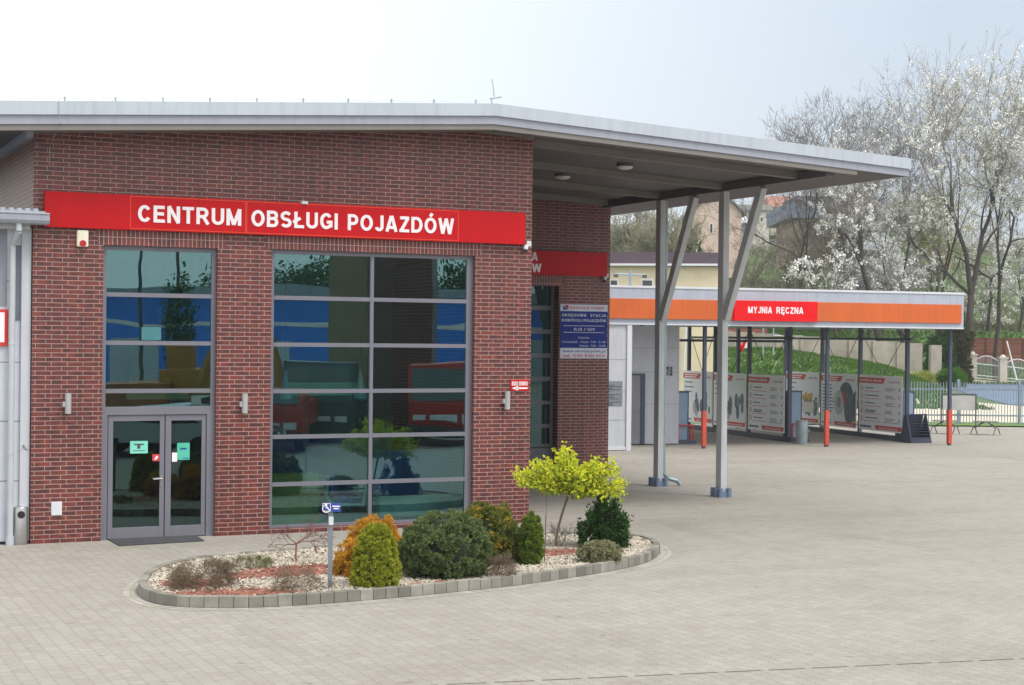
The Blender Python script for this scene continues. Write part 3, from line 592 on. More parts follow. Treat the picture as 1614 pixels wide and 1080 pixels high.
text_mb(t, 'POJAZDÓW', (px_x(548), YS - .001, zb), X_, UZ, px_x(715) - px_x(548), hh, .035, .012)
t.build('lettering', WHITE, sg)
# recess red sign
YS2 = RY - .12; zt = FW(900, 397, YS2)[2]; zb = FW(900, 434.5, YS2)[2]; xr = FW(957, 420, YS2)[0]
sg = thing('fascia_sign', (xr - 4.5, YS2, zb), 'dark red sign on the shaded brick under the canopy, its lettering ending in ÓW', 'sign')
p = MB(); p.box(xr - 5.2, xr, YS2, RY - .005, zb, zt); p.build('panel', RED, sg)
t = MB(); xe = FW(847.5, 405, YS2)[0]; text_mb(t, 'STACJA', (xe - 1.1, YS2 - .001, FW(840, 411, YS2)[2]), X_, UZ, 1.1, .21, .035, .01)
xe = FW(853, 425, YS2)[0]; text_mb(t, 'POJAZDÓW', (xe - 1.75, YS2 - .001, FW(845, 429, YS2)[2]), X_, UZ, 1.75, .21, .035, .01); t.build('lettering', WHITE, sg)
# service board
ys = RY - .03; a = FW(882.5, 565, ys); b = FW(957.5, 481, ys); W_ = b.x - a.x; H_ = b.z - a.z
sg = thing('notice_board', (a.x, ys, a.z), 'blue and white board headed SERVICE POINT with opening hours on the dark brick pillar', 'sign')
p = MB(); p.box(a.x, b.x, ys, RY - .002, a.z, b.z); p.build('panel', PALEB, sg)
p = MB(); p.box(a.x, b.x, ys - .004, ys - .0005, a.z + H_ * .195, a.z + H_ * .875); p.build('blue_field', NBLUE, sg)
def bt_(mb, s, u0, u1, v, h, bold=.01, off=.0045): text_mb(mb, s, (a.x + W_ * u0, ys - off, a.z + H_ * v), X_, UZ, W_ * (u1 - u0), H_ * h, bold, .003)
t = MB(); bt_(t, 'OKRĘGOWA', .03, .55, .775, .052); bt_(t, 'STACJA', .63, .97, .775, .052); bt_(t, 'KONTROLI POJAZDÓW', .03, .97, .68, .052)
bt_(t, 'RJS / 029', .29, .73, .515, .05); bt_(t, 'Czynne:', .38, .62, .37, .04, .004); bt_(t, 'Poniedziałek - Piątek  7.00 - 21.00', .04, .96, .29, .036, .0); bt_(t, 'Sobota  7.00 - 15.00', .41, .96, .222, .036, .0)
for v in (.60, .478): flat(t, (a.x, ys - .004, a.z), X_, UZ, W_ * .07, W_ * .93, H_ * v, H_ * (v + .01), .004)
t.build('white_lettering', PALEB, sg)
t = MB(); bt_(t, 'SERVICE POINT', .2, .94, .915, .045, .015, .001); bt_(t, 'tel. 530 530 050', .06, .96, .025, .055, .015, .001); t.build('red_lettering', mat('board_red', lin(190, 55, 75), .5), sg)
t = MB(); bt_(t, 'www.service-point.pl', .06, .96, .115, .05, .008, .001); t.build('navy_lettering', NBLUE, sg)
t = MB(); lx, lz = a.x + W_ * .055, a.z + H_ * .9; lw = W_ * .115; lh = H_ * .085
t.prism([(lx, ys - .002, lz), (lx + lw, ys - .002, lz), (lx + lw * .2, ys - .002, lz + lh * .6), (lx, ys - .002, lz + lh)], (0, -.002, 0)); t.build('emblem', NBLUE, sg)
t = MB(); t.prism([(lx + lw * .3, ys - .002, lz + lh), (lx + lw * .45, ys - .002, lz + lh * .5), (lx + lw, ys - .002, lz + lh * .15), (lx + lw, ys - .002, lz + lh)], (0, -.002, 0)); t.build('emblem', RED, sg)
# BIURO SERWISU
a = FW(804.5, 616, -.01); b = FW(833, 598.5, -.01); W_ = b.x - a.x; H_ = b.z - a.z
sg = thing('arrow_sign', (a.x, -.01, a.z), 'small red sign with a white left arrow near the brick corner', 'sign'); p = MB(); p.box(a.x, b.x, -.02, -.001, a.z, b.z); p.build('panel', RED, sg)
t = MB(); text_mb(t, 'BIURO SERWISU', (a.x + W_ * .06, -.0205, a.z + H_ * .46), X_, UZ, W_ * .88, H_ * .38, .03, .003)
zc = a.z + H_ * .23; t.box(a.x + W_ * .3, b.x - W_ * .06, -.0235, -.0205, zc - .015, zc + .015); t.prism([(a.x + W_ * .06, -.0205, zc), (a.x + W_ * .42, -.0205, zc + .045), (a.x + W_ * .42, -.0205, zc - .045)], (0, -.003, 0)); t.build('lettering', WHITE, sg)
# wall lamps
lamp0 = None
for px, py, lb in ((106.5, 636, 'grey up-and-down wall lamp on the brick left of the glass entrance'), (385, 636, 'grey up-and-down wall lamp on the brick pier between entrance and large window'), (799, 631, 'grey up-and-down wall lamp below the small red arrow sign')):
    c = FW(px, py, -.08)
    if lamp0 is None:
        lamp0 = thing('wall_lamp', c, lb, 'wall lamp', 'wall lamps on the facade'); l = MB(); l.tube((c.x + .01, c.y, c.z - .17), (c.x + .01, c.y, c.z + .17), .052, n=18); l.build('lamp_body', mat('lamp_grey', lin(165, 166, 166), .45), lamp0, smooth=True)
        l = MB(); l.tube((c.x - .0, c.y + .02, c.z - .02), (c.x - .0, c.y + .078, c.z - .02), .055, n=14); l.box(c.x - .075, c.x - .03, c.y - .01, c.y + .078, c.z - .06, c.z + .03); l.build('bracket', MATS['lamp_grey'], lamp0, smooth=True)
    else: copy_thing(lamp0, c, label=lb)
# alarm siren
c = FW(130, 376, -.05); al = thing('alarm_siren', c, 'cream alarm siren box with a red lens under the sign end', 'alarm'); l = MB(); l.box(c.x - .095, c.x + .095, c.y - .04, c.y + .048, c.z - .14, c.z + .14); l.build('housing', mat('cream_plastic', lin(222, 218, 195), .4), al, bevel=.02)
l = MB(); l.tube((c.x, c.y - .055, c.z - .085), (c.x, c.y - .041, c.z - .085), .055, n=18); l.build('lens', mat('red_lens', lin(170, 25, 30), .3), al, smooth=True)
# meter flap
a = FW(80.5, 812.5, -.01); b = FW(97.5, 790.5, -.01); tg = MB(); tg.box(a.x, b.x, -.03, -.001, a.z, b.z); tag(tg.build('meter_flap', PANELW, bevel=.004, origin=(a.x, 0, a.z)), 'small white service flap low on the brick wall left of the entrance', 'service flap')
# cameras
cam0 = None
for (px, py, Y, lb) in ((828.5, 393, 0, 'white dome security camera at the corner end of the long red sign'), (953, 441, RY, 'white dome security camera under the red sign on the dark pillar')):
    c = FW(px, py, Y - .1); 
    if cam0 is None:
        cam0 = thing('security_camera', c, lb, 'camera', 'security cameras'); l = MB(); l.box(c.x + .04, c.x + .13, c.y + .03, c.y + .098, c.z + .06, c.z + .16); l.build('junction_box', PANELW, cam0)
        l = MB(); l.tube((c.x, c.y, c.z - .01), (c.x + .02, c.y + .02, c.z + .07), .045, n=14); l.build('camera_body', PANELW, cam0, smooth=True)
        l = MB(); l.lathe((c.x, c.y, c.z - .06), [(.02, 0), (.042, .02), (.042, .049)], 14); l.build('lens_dome', BLACK, cam0, smooth=True)
    else: copy_thing(cam0, c, label=lb)
c = FW(481, 320, -.15); l = MB(); l.box(c.x - .06, c.x + .05, -.16, -.002, c.z - .02, c.z + .03); tag(l.build('motion_sensor', PANELW, origin=c), 'tiny white sensor on the top edge of the long red sign', 'sensor')
# canopy lamps
cl0 = None
for px, py, lb in ((887, 281.5, 'round ceiling lamp under the canopy nearer the dark brick pillar'), (985, 266, 'round ceiling lamp under the canopy nearer its free edge')):
    P = None; c = hit(px, py, (0, 0, 7.3 - .1), Vector((.05, 0, 1))); c.z = deck(c.x) - .001
    if cl0 is None:
        cl0 = thing('ceiling_lamp', c, lb, 'ceiling lamp', 'ceiling lamps under the canopy'); l = MB(); l.lathe((c.x, c.y, c.z - .06), [(.17, 0), (.18, .055)], 24); l.build('lamp_base', DGREY, cl0, smooth=True)
        l = MB(); l.lathe((c.x, c.y, c.z - .12), [(.08, 0), (.15, .02), (.17, .058)], 24); l.build('diffuser', mat('frosted', lin(205, 202, 196), .4), cl0, smooth=True)
    else: copy_thing(cl0, c, label=lb)
# lightning conductor
lc = thing('lightning_conductor', (-1.2, -.7, deck(-1.2) + .37), 'thin lightning conductor wire on clips along the roof edge, leaning rod at the ridge', 'lightning conductor')
wz = MB(); cl = MB(); clips = [102, 182, 257, 331, 405, 478, 549, 617, 684, 750]
pts = []
for px in clips:
    x = FW(px, 160, -.7)[0]; z = deck(x) + .366; cl.box(x - .012, x + .012, -.715, -.685, z - .01, z + .10); pts.append((x, -.7, z + .085))
full = []
for p_, q_ in zip(pts[:-1], pts[1:]):
    full += [p_, tuple(Vector(p_).lerp(Vector(q_), .5) - UZ * .03)]
full.append(pts[-1]); xr_ = FW(779, 155, -.7)[0]; zr = deck(-1.2) + .366
full.append((xr_, -.7, zr + .16)); wz.path(full, .006, 5); wz.path([pts[0], (pts[0][0] - .12, -.75, pts[0][2] - .06), (pts[0][0] - .14, -.97, pts[0][2] - .12), (pts[0][0] - .12, -.97, deck(-8) - .06), (pts[0][0] - .12, -.02, FW(93, 262, 0)[2] + .3), (pts[0][0] - .12, -.02, FW(93, 262, 0)[2])], .005, 5)
wz.build('wire', ZINC, lc); cl.build('clip', ZINC, lc)
rd = MB(); rd.tube((xr_ - .04, -.7, zr), (xr_ - .06, -.7, zr + .14), .012, n=6); rd.tube((xr_ - .08, -.7, zr + .11), (xr_ + .14, -.7, zr + .165), .012, n=6); rd.tube((xr_ + .0, -.7, zr + .13), (xr_ - .01, -.7, zr + .26), .009, n=6); rd.tube((xr_ - .01, -.7, zr + .26), (xr_ - .05, -.7, zr + .48), .007, n=6); rd.build('rod', ZINC, lc)

# ================= GREY ANNEX at left =================
an = thing('grey_annex', (-9.2, .1, 0), 'light grey panelled workshop annex with gutter at the left edge', 'building')
YA = .12; XE = WX - .012; ztop = FW(20, 358, YA)[2]
wl = MB(); wl.box(-14, XE, YA, YA + .2, .05, ztop); wl.build('wall_panel', ribbed_mat('annex_panel', lin(196, 200, 210), 2, .03, .003), an)
jt = MB()
for py in (443, 571, 664, 758): z = FW(20, py, YA)[2]; jt.box(-14, XE, YA - .003, YA - .0005, z - .008, z + .008)
jt.build('panel_joint', mat('joint_grey', lin(130, 134, 146), .6), an)
pl = MB(); pl.box(FW(33, 450, YA)[0], XE, YA - .06, YA - .004, .05, ztop - .01); pl.build('corner_trim', PANEL, an, bevel=.005)
dk = MB(); z0 = FW(28, 505, YA)[2]; dk.box(FW(24, 450, YA)[0], FW(32, 450, YA)[0], YA - .012, YA - .004, z0, ztop - .3); dk.build('window_slot', mat('slot_grey', lin(105, 108, 125), .5), an)
dk = MB(); z0 = FW(8, 492, YA)[2]; dk.box(-13.5, FW(10.5, 450, YA)[0], YA - .012, YA - .004, z0 + .1, ztop - .02); dk.build('upper_door_panel', mat('upper_panel', lin(135, 138, 150), .5), an)
bs = MB(); bs.box(-14, XE, YA + .02, YA + .1, 0, .05); bs.build('sill', BLACK, an)
sf = MB(); sf.box(-14, FW(47, 360, -.1)[0], -.12, YA + .19, FW(20, 361, -.1)[2], FW(20, 352.5, -.1)[2]); sf.build('eave_board', STEEL, an)
gx1 = FW(77.5, 345, -.3)[0]; gz = FW(40, 345, -.3)[2]
gt = MB(); pf_ = [(-.36, .09), (-.36, -.02), (-.33, -.07), (-.26, -.09), (-.19, -.07), (-.16, -.02), (-.16, .09)]
gt.prism([(-14, y, gz + z) for y, z in pf_], (gx1 + 14, 0, 0)); gt.tube((-14, -.36, gz + .09), (gx1, -.36, gz + .09), .016); gt.build('gutter', FASD, an)
rs = MB(); ribs = []
for i in range(40):
    x = -14 + i * .13
    if x > gx1 - .2: break
    rs.box(x, x + .07, -.3, 9, gz + .135, gz + .175)
rs.prism([(-14, -.3, gz + .1), (gx1 - .06, -.3, gz + .1), (gx1 - .06, -.3, gz + .135), (-14, -.3, gz + .135)], (0, .25, 0)); rs.prism([(-14, -.049, gz + .1), (WX - .02, -.049, gz + .1), (WX - .02, -.049, gz + .134), (-14, -.049, gz + .134)], (0, 8, 0)); rs.build('roof_sheet', FASL, an)
xd = FW(17, 700, 0)[0]
dp_ = MB(); dp_.path([(xd + .06, -.26, gz - .07), (xd + .06, -.26, gz - .2), (xd, -.0, gz - .42), (xd, -.0, .1)], .052, 14); dp_.tube((xd, 0, 0), (xd, 0, .14), .07, n=14)
for z in (1.5, 3.3): dp_.tube((xd, 0, z), (xd, 0, z + .04), .06, n=14)
dp_.build('downpipe', mat('downpipe_grey', lin(180, 186, 192), .45, .1, .06), an, smooth=True)
hk = MB(); c = FW(37, 703, YA - .07); hk.tube(c, (c.x, c.y - .04, c.z), .012); hk.path([c, (c.x + .03, c.y, c.z - .05), (c.x + .07, c.y, c.z - .06)], .005, 5); hk.build('hook', DGREY, an)
# red framed sign on annex
a = FW(-40, 545, YA - .03); b = FW(13, 488, YA - .03); sg = thing('framed_sign', (a.x, a.y, a.z), 'white sign in a red frame cut off by the left edge on the grey annex', 'sign')
p = MB(); p.box(a.x, b.x, YA - .05, YA - .004, a.z, b.z); p.build('frame', mat('frame_red', lin(200, 50, 45), .5), sg); p = MB(); p.box(a.x + .07, b.x - .06, YA - .056, YA - .0505, a.z + .06, b.z - .05); p.build('panel', WHITE, sg)
# duct visible above annex, behind
dc = MB(); yD = 5.5; c = hit(2, 295, (0, yD, 0), (0, 1, 0)); rr = .16
dc.path([(c.x - 1.2, yD, c.z + .5), (c.x - .25, yD, c.z + .5), (c.x - .05, yD, c.z + .38), (c.x, yD, c.z + .15), (c.x, yD, c.z - .3), (c.x - .05, yD, c.z - .5), (c.x - .3, yD, c.z - .6)], rr, 14)
dc.build('duct', ZINC, bld, smooth=True)
# bin by the downpipe
c = G(32, 858); bn = thing('ashtray_bin', c, 'slim stainless steel ashtray bin standing by the downpipe at the brick corner', 'bin')
l = MB(); l.lathe(c, [(.115, .0), (.12, .02), (.12, .60), (.108, .62), (.09, .625)], 28); bd = l.build('bin_body', INOX, bn, smooth=True)
l = MB(); dcam = (CAM - c); dcam.z = 0; dcam.normalize(); sd_ = dcam.cross(UZ)
pc = c + dcam * .085 + UZ * .50 + sd_ * -.01
l.lathe(pc, [(.06, .0), (.062, .038)], 18, axis=dcam); l.build('opening', BLACK, bn)

# door mat
mt = MB(); q = [G(166, 852), G(253, 849) , G(321, 854), G(195, 861)]
mx0, mx1, my0, my1 = FW(168, 850)[0], G(303, 846)[0] + .0, -.75, -.03
q = [G(167, 849.5), G(303, 842.5), G(322, 853.5), G(188, 861.5)]
mt.prism([(p.x, p.y, .003) for p in q], (0, 0, .018)); tag(mt.build('door_mat', mat('mat_rubber', (.055, .055, .06), .8, 0, .15, 8), origin=q[0]), 'dark grey rubber mat in front of the glass doors', 'door mat')

# ================= INTERIOR FURNITURE =================
WOODG = mat('desk_veneer', (.66, .42, .12), .5); SHELL = mat('white_shell', (.8, .8, .76), .3); BLUEF = mat('blue_fabric', (.03, .16, .5), .8)
def fwx(px, py, Y): return FW(px, py, Y)
a = fwx(420, 830, 1.0); b = fwx(503, 748, 1.0); dsk = thing('reception_desk', (b.x - .5, 1.0, 0), 'ochre front of a reception desk seen through the left of the large window', 'desk'); l = MB(); l.box(b.x - 1.0, b.x, 1.0, 1.05, .008, b.z); l.box(b.x - 1.0, b.x, 1.05, 1.5, b.z - .03, b.z); l.build('front_panel', WOODG, dsk)
l = MB(); l.box(b.x - 1.0, b.x - .96, 1.05, 1.5, .008, b.z - .03); l.box(b.x - .04, b.x, 1.05, 1.5, .008, b.z - .031); l.build('side_panel', WOODG, dsk)
# armchair: white shell, blue cushion
c = fwx(541, 800, 1.3); c.z = 0.008
ch = thing('armchair', c, 'white shell armchair with blue cushion behind the large window', 'chair')
l = MB(); pr = [(-.35, .78), (-.38, .42), (-.30, .30), (.26, .26), (.36, .62), (.40, .62), (.33, .2), (-.34, .22), (-.45, .4), (-.42, .8)]
l.prism([(c.x + x, 1.05, z + .1) for x, z in pr], (0, .62, 0)); l.build('shell', SHELL, ch, bevel=.02)
l = MB(); l.box(c.x - .33, c.x + .25, 1.07, 1.6, .36, .5); l.box(c.x - .33, c.x - .2, 1.07, 1.6, .52, .86); l.build('cushion', BLUEF, ch, bevel=.03)
l = MB()
for x in (-.2, .25):
    for y in (1.1, 1.6): l.tube((c.x + x * .4, 1.35, .3), (c.x + x * 1.3, y, .01), .014)
l.build('leg', ZINC, ch)
a = fwx(592, 828, 1.2); b = fwx(731, 775, 1.2)
sf_ = thing('bench_sofa', (a.x + 1, 1.4, 0), 'long pale green and blue sofa behind the right panes of the large window', 'sofa'); l = MB(); l.box(a.x, b.x, 1.0, 1.1, .1, b.z - .02); l.box(a.x, b.x, 1.1, 1.7, .1, .42); l.build('base', SHELL, sf_, bevel=.03)
l = MB(); l.box(a.x + .1, b.x - .1, 1.7, 1.9, .42, 1.3); l.build('backrest', BLUEF, sf_, bevel=.04)
l = MB(); c = fwx(500, 740, 3.2); l.box(c.x - .9, c.x + 1.6, 3.2, 3.4, .1, 1.5); l.box(c.x - .9, c.x + 1.6, 2.7, 3.2, .1, .5); tag(l.build('blue_couch', BLUEF, bevel=.05, origin=(c.x, 3, 0)), 'dark blue couch deeper inside behind the large window', 'couch')
pd0 = None
for px, lb in ((449, 'left cone-shaped white pendant lamp inside the large window'), (568, 'right cone-shaped white pendant lamp inside the large window')):
    c = fwx(px, 630, 1.4)
    if pd0 is None:
        pd0 = thing('pendant_lamp', c, lb, 'pendant lamp', 'pendant lamps inside the office'); l = MB(); l.lathe(c, [(.06, -.02), (.125, .02), (.13, .08), (.09, .16), (.035, .45), (.012, .55)], 20); l.build('lamp_shade', SHELL, pd0, smooth=True)
        l = MB(); l.tube((c.x, c.y, c.z + .55), (c.x, c.y, 6.39), .006, n=5); l.build('cable', DGREY, pd0)
    else: copy_thing(pd0, c, label=lb)
for px0, px1, py0, py1, lb in ((455, 562, 603, 624, 'pale glowing light bar seen through the large window'), (200, 298, 618, 630, 'pale green light bar hanging above the entrance doors inside')):
    a = fwx(px0, py1, 2.0); b = fwx(px1, py0, 2.0); l = MB(); l.box(a.x, b.x, 2.0, 2.12, a.z, b.z); tag(l.build('light_bar', mat('light_bar_face', lin(200, 225, 180), .5, emit=(.75, 1, .6, .04)), origin=a), lb, 'light fitting')
a = fwx(203, 615, 2.4); b = fwx(268, 592, 2.4); l = MB(); l.box(a.x, b.x, 2.4, 2.5, a.z - .5, b.z); tag(l.build('wooden_shelf', mat('brown_wood', lin(170, 95, 30), .6), origin=a), 'orange brown wooden panel behind the glass over the doors', 'panel')

# ================= WASH STATION =================
ws = thing('car_wash', WP(0, 0), 'open car wash shelter with flat grey roof and orange fascia band', 'wash shelter')
TL, TR = -6.5, 9.35; NF, NB = -.5, 10.9; ZT, ZB = 5.16, 3.95
def wbox(mb, t0, t1, n0, n1, z0, z1):
    c = WP((t0 + t1) / 2, (n0 + n1) / 2, (z0 + z1) / 2); return mb.obox(c, WA * (t1 - t0) / 2, WB * (n1 - n0) / 2, UZ * (z1 - z0) / 2)
f = MB(); wbox(f, TL, TR, NF, NF + .12, ZB, ZT); wbox(f, TR - .12, TR, NF + .12, NB, ZB, ZT); wbox(f, TL, TR - .12, NF + .12, NB, ZB + .05, ZB + .14); wbox(f, TL, TR - .12, NB - .12, NB, ZB + .14, ZT); f.build('roof', mat('wash_fascia', lin(166, 174, 188), .5, 0, .05, streak=.15), ws)
f = MB(); wbox(f, TL, TR + .02, NF - .025, NF - .002, ZT - .05, ZT + .02); wbox(f, TL, TR, NF - .015, NF - .002, ZB, ZB + .04); f.build('edge_trim', PANELW, ws)
f = MB(); zo0, zo1 = 4.14, 4.765
wbox(f, TL, TR - .12, NF - .06, NF - .001, zo0, zo1); f.build('orange_band', ORANGE, ws, bevel=.005)
f = MB()
for t_ in [-5.2, -3.5, -1.0, .55, 5.3, 7.3]: wbox(f, t_, t_ + .012, NF - .0625, NF - .0605, zo0, zo1)
f.build('band_joint', mat('joint_orange', lin(205, 108, 50), .5), ws)
# front poles
for t_ in (0, 4.46, 9.17):
    f = MB(); wbox(f, t_ - .055, t_ + .055, -.055, .055, 0, 4.0); pole = f.build('pole', NAVY, ws, bevel=.01)
    f = MB(); f2 = MB()
    for k in range(10):
        z = .07 + k * .115; wbox(f, t_ - .068, t_ + .068, -.068, .068, z, z + .085); wbox(f2, t_ - .063, t_ + .063, -.063, .063, z + .086, z + .114)
    f.build('red_sleeve', RWRAP, pole); f2.build('sleeve_gap', RWRAP2, pole)
# divider frames
def frame(t_, n0, nposts, label=None):
    for n_ in nposts:
        f = MB(); wbox(f, t_ - .06, t_ + .06, n_ - .06, n_ + .06, 0, 4.0); f.build('divider_post', NAVY, ws)
    f = MB(); wbox(f, t_ - .09, t_ + .09, n0, nposts[-1], 0, .17); f.build('divider_base', mat('base_navy', lin(52, 56, 68), .6), ws)
    f = MB(); wbox(f, t_ - .04, t_ + .04, n0, nposts[-1], 3.55, 3.63); f.build('top_rail', NAVY, ws)
    f = MB(); segs = list(zip(nposts[:-1], nposts[1:]))
    for a_, b_ in segs:
        f.tube(WP(t_, a_, 3.9), WP(t_, (a_ + b_) / 2, 2.3), .012, n=4); f.tube(WP(t_, b_, 3.9), WP(t_, (a_ + b_) / 2, 2.3), .012, n=4)
    f.build('brace_rod', DGREY, ws)
frame(4.45, 2.3, [2.55, 5.62, 8.45, 10.8]); frame(8.7, 1.6, [1.9, 5.05, 7.85, 10.8]); frame(.35, 6.0, [6.0, 8.5, 10.8])
f = MB(); wbox(f, .4, 8.7, 10.7, 10.78, 3.42, 3.52); f.build('rear_rail', NAVY, ws)
f = MB(); wbox(f, 6.5, 6.62, 10.7, 10.82, 0, 3.95); f.build('rear_post', NAVY, ws)
# technical room
f = MB(); wbox(f, -6.4, -2.85, -.45, 1.9, .06, 3.94); wbox(f, -2.84, .02, 2.0, 6, .03, 3.94); room = f.build('room_wall', PANEL, ws)
f = MB(); wbox(f, -2.9, -2.74, -.5, -.3, .0, 3.94); wbox(f, -6.4, -2.9, -.48, -.451, .02, .12); f.build('corner_profile', PANELW, ws)
f = MB()
for z in (.95, 1.85, 2.85):
    wbox(f, -6.4, -2.91, -.455, -.4505, z, z + .012)
for z in (1.35, 2.4, 3.2): wbox(f, -2.83, .015, 1.995, 1.9995, z, z + .012)
f.build('panel_joint', MATS['joint_grey'], room)
f = MB(); wbox(f, -2.4, -1.35, 1.97, 1.999, .03, 2.3); dd = f.build('door', mat('grey_door', lin(128, 130, 138), .5), ws); f = MB(); wbox(f, -1.38, -1.22, 1.95, 1.998, .03, 2.36); wbox(f, -2.5, -1.38, 1.95, 1.998, 2.3, 2.36); f.build('frame', NAVY, dd)
# red sign on the fascia
a = hit(1157, 506, WP(0, NF - .14), WB); b = hit(1289, 474, WP(0, NF - .14), WB); t0 = (a - WO).dot(WA); t1 = (b - WO).dot(WA); z0, z1 = 4.12, 4.775
sg = thing('fascia_sign', WP(t0, NF - .14, z0), 'bright red sign on the orange band reading MYJNIA RĘCZNA', 'sign'); f = MB(); wbox(f, t0, t1, NF - .14, NF - .062, z0, z1); f.build('panel', REDB, sg, bevel=.006)
t = MB(); u0 = (hit(1179, 490, WP(0, NF - .14), WB) - WO).dot(WA); u1 = (hit(1220, 490, WP(0, NF - .14), WB) - WO).dot(WA); u2 = (hit(1223.5, 490, WP(0, NF - .14), WB) - WO).dot(WA); u3 = (hit(1266, 490, WP(0, NF - .14), WB) - WO).dot(WA)
text_mb(t, 'MYJNIA', WP(u0, NF - .141, 4.37), WA, UZ, (u1 - u0) * .92, .21, .03, .008); text_mb(t, 'RĘCZNA', WP(u2, NF - .141, 4.37), WA, UZ, u3 - u2, .21, .03, .008); t.build('lettering', WHITE, sg)
# notices on the room
def notice(t0, t1, n_, z0, z1, lb, dark=False, nlines=14):
    g = thing('notice', WP(t0, n_, z0), lb, 'notice'); f = MB(); wbox(f, t0, t1, n_ - .012, n_ - .001, z0, z1); f.build('panel', DGREY if dark else mat('notice_slate', lin(120, 128, 136), .6), g)
    f = MB(); r = random.Random(3); h = (z1 - z0) / nlines
    for i in range(nlines):
        x0 = t0 + .02 + r.random() * .1; wbox(f, x0, t1 - .02 - r.random() * (t1 - t0) * .4, n_ - .016, n_ - .0125, z0 + h * (i + .25), z0 + h * (i + .75))
    f.build('print', mat('notice_text', lin(165, 175, 182), .6) if dark else mat('notice_ink', lin(70, 78, 86), .6), g)
ta = (hit(959, 640, WP(0, -.47), WB) - WO).dot(WA); tb = (hit(981, 640, WP(0, -.47), WB) - WO).dot(WA); zn0 = hit(970, 640, WP(0, -.47), WB).z; zn1 = hit(970, 601, WP(0, -.47), WB).z
notice(tb - 1.3, tb, -.452, zn0, zn1, 'dense text notice board on the white wall beside the dark brick pillar', False, 16)
ta = (hit(1049, 585, WP(0, 2), WB) - WO).dot(WA); tb = (hit(1059.5, 585, WP(0, 2), WB) - WO).dot(WA)
notice(ta, tb, 1.998, hit(1054, 592.5, WP(0, 2), WB).z, hit(1054, 578, WP(0, 2), WB).z, 'small dark notice on the grey wall above the first blue cabinet', True, 7)
# coin cabinets with red hoop guard
def cabinet(P, lb):
    g = thing('wash_cabinet', P, lb, 'vending cabinet', 'blue grey coin cabinets at the wash bays')
    def bx(mb, t0, t1, n0, n1, z0, z1): return mb.obox(P + WA * (t0 + t1) / 2 + WB * (n0 + n1) / 2 + UZ * (z0 + z1) / 2, WA * (t1 - t0) / 2, WB * (n1 - n0) / 2, UZ * (z1 - z0) / 2)
    f = MB(); bx(f, -.22, .20, -.2, .25, .13, 1.72); bx(f, -.2, .18, -.213, -.2005, .3, 1.68); f.build('cabinet_body', BLUEBOX, g, bevel=.01)
    f = MB(); bx(f, -.25, .23, -.23, .28, 1.721, 1.76); bx(f, -.245, -.221, -.22, .26, .14, 1.72); bx(f, .201, .225, -.22, .26, .14, 1.72); f.build('cabinet_trim', NAVY, g)
    f = MB(); bx(f, -.42, .40, -.42, .45, 0, .129); f.build('plinth', NAVY, g)
    f = MB(); c = P
    pts = [c + WA * -.2 + WB * -.34 + UZ * .13, c + WA * -.2 + WB * -.34 + UZ * .62, c + WA * .34 + WB * -.34 + UZ * .62, c + WA * .34 + WB * -.34 + UZ * .13]; f.path(pts, .028, 8)
    pts = [c + WA * .34 + WB * -.1 + UZ * .13, c + WA * .34 + WB * -.1 + UZ * .62, c + WA * .34 + WB * -.34 + UZ * .62]; f.path(pts, .028, 8); f.build('guard_hoop', mat('guard_red', lin(190, 55, 55), .5), g)
    return g
c1 = cabinet(G(1071, 699), 'blue grey coin cabinet beside the technical room of the car wash')
P2 = WP(4.78, 2.9); P3_ = WP(9.02, 2.5)
copy_thing(c1, P2, label='blue grey coin cabinet behind the galvanised bin'); copy_thing(c1, P3_, label='blue grey coin cabinet behind the dark wedge container')
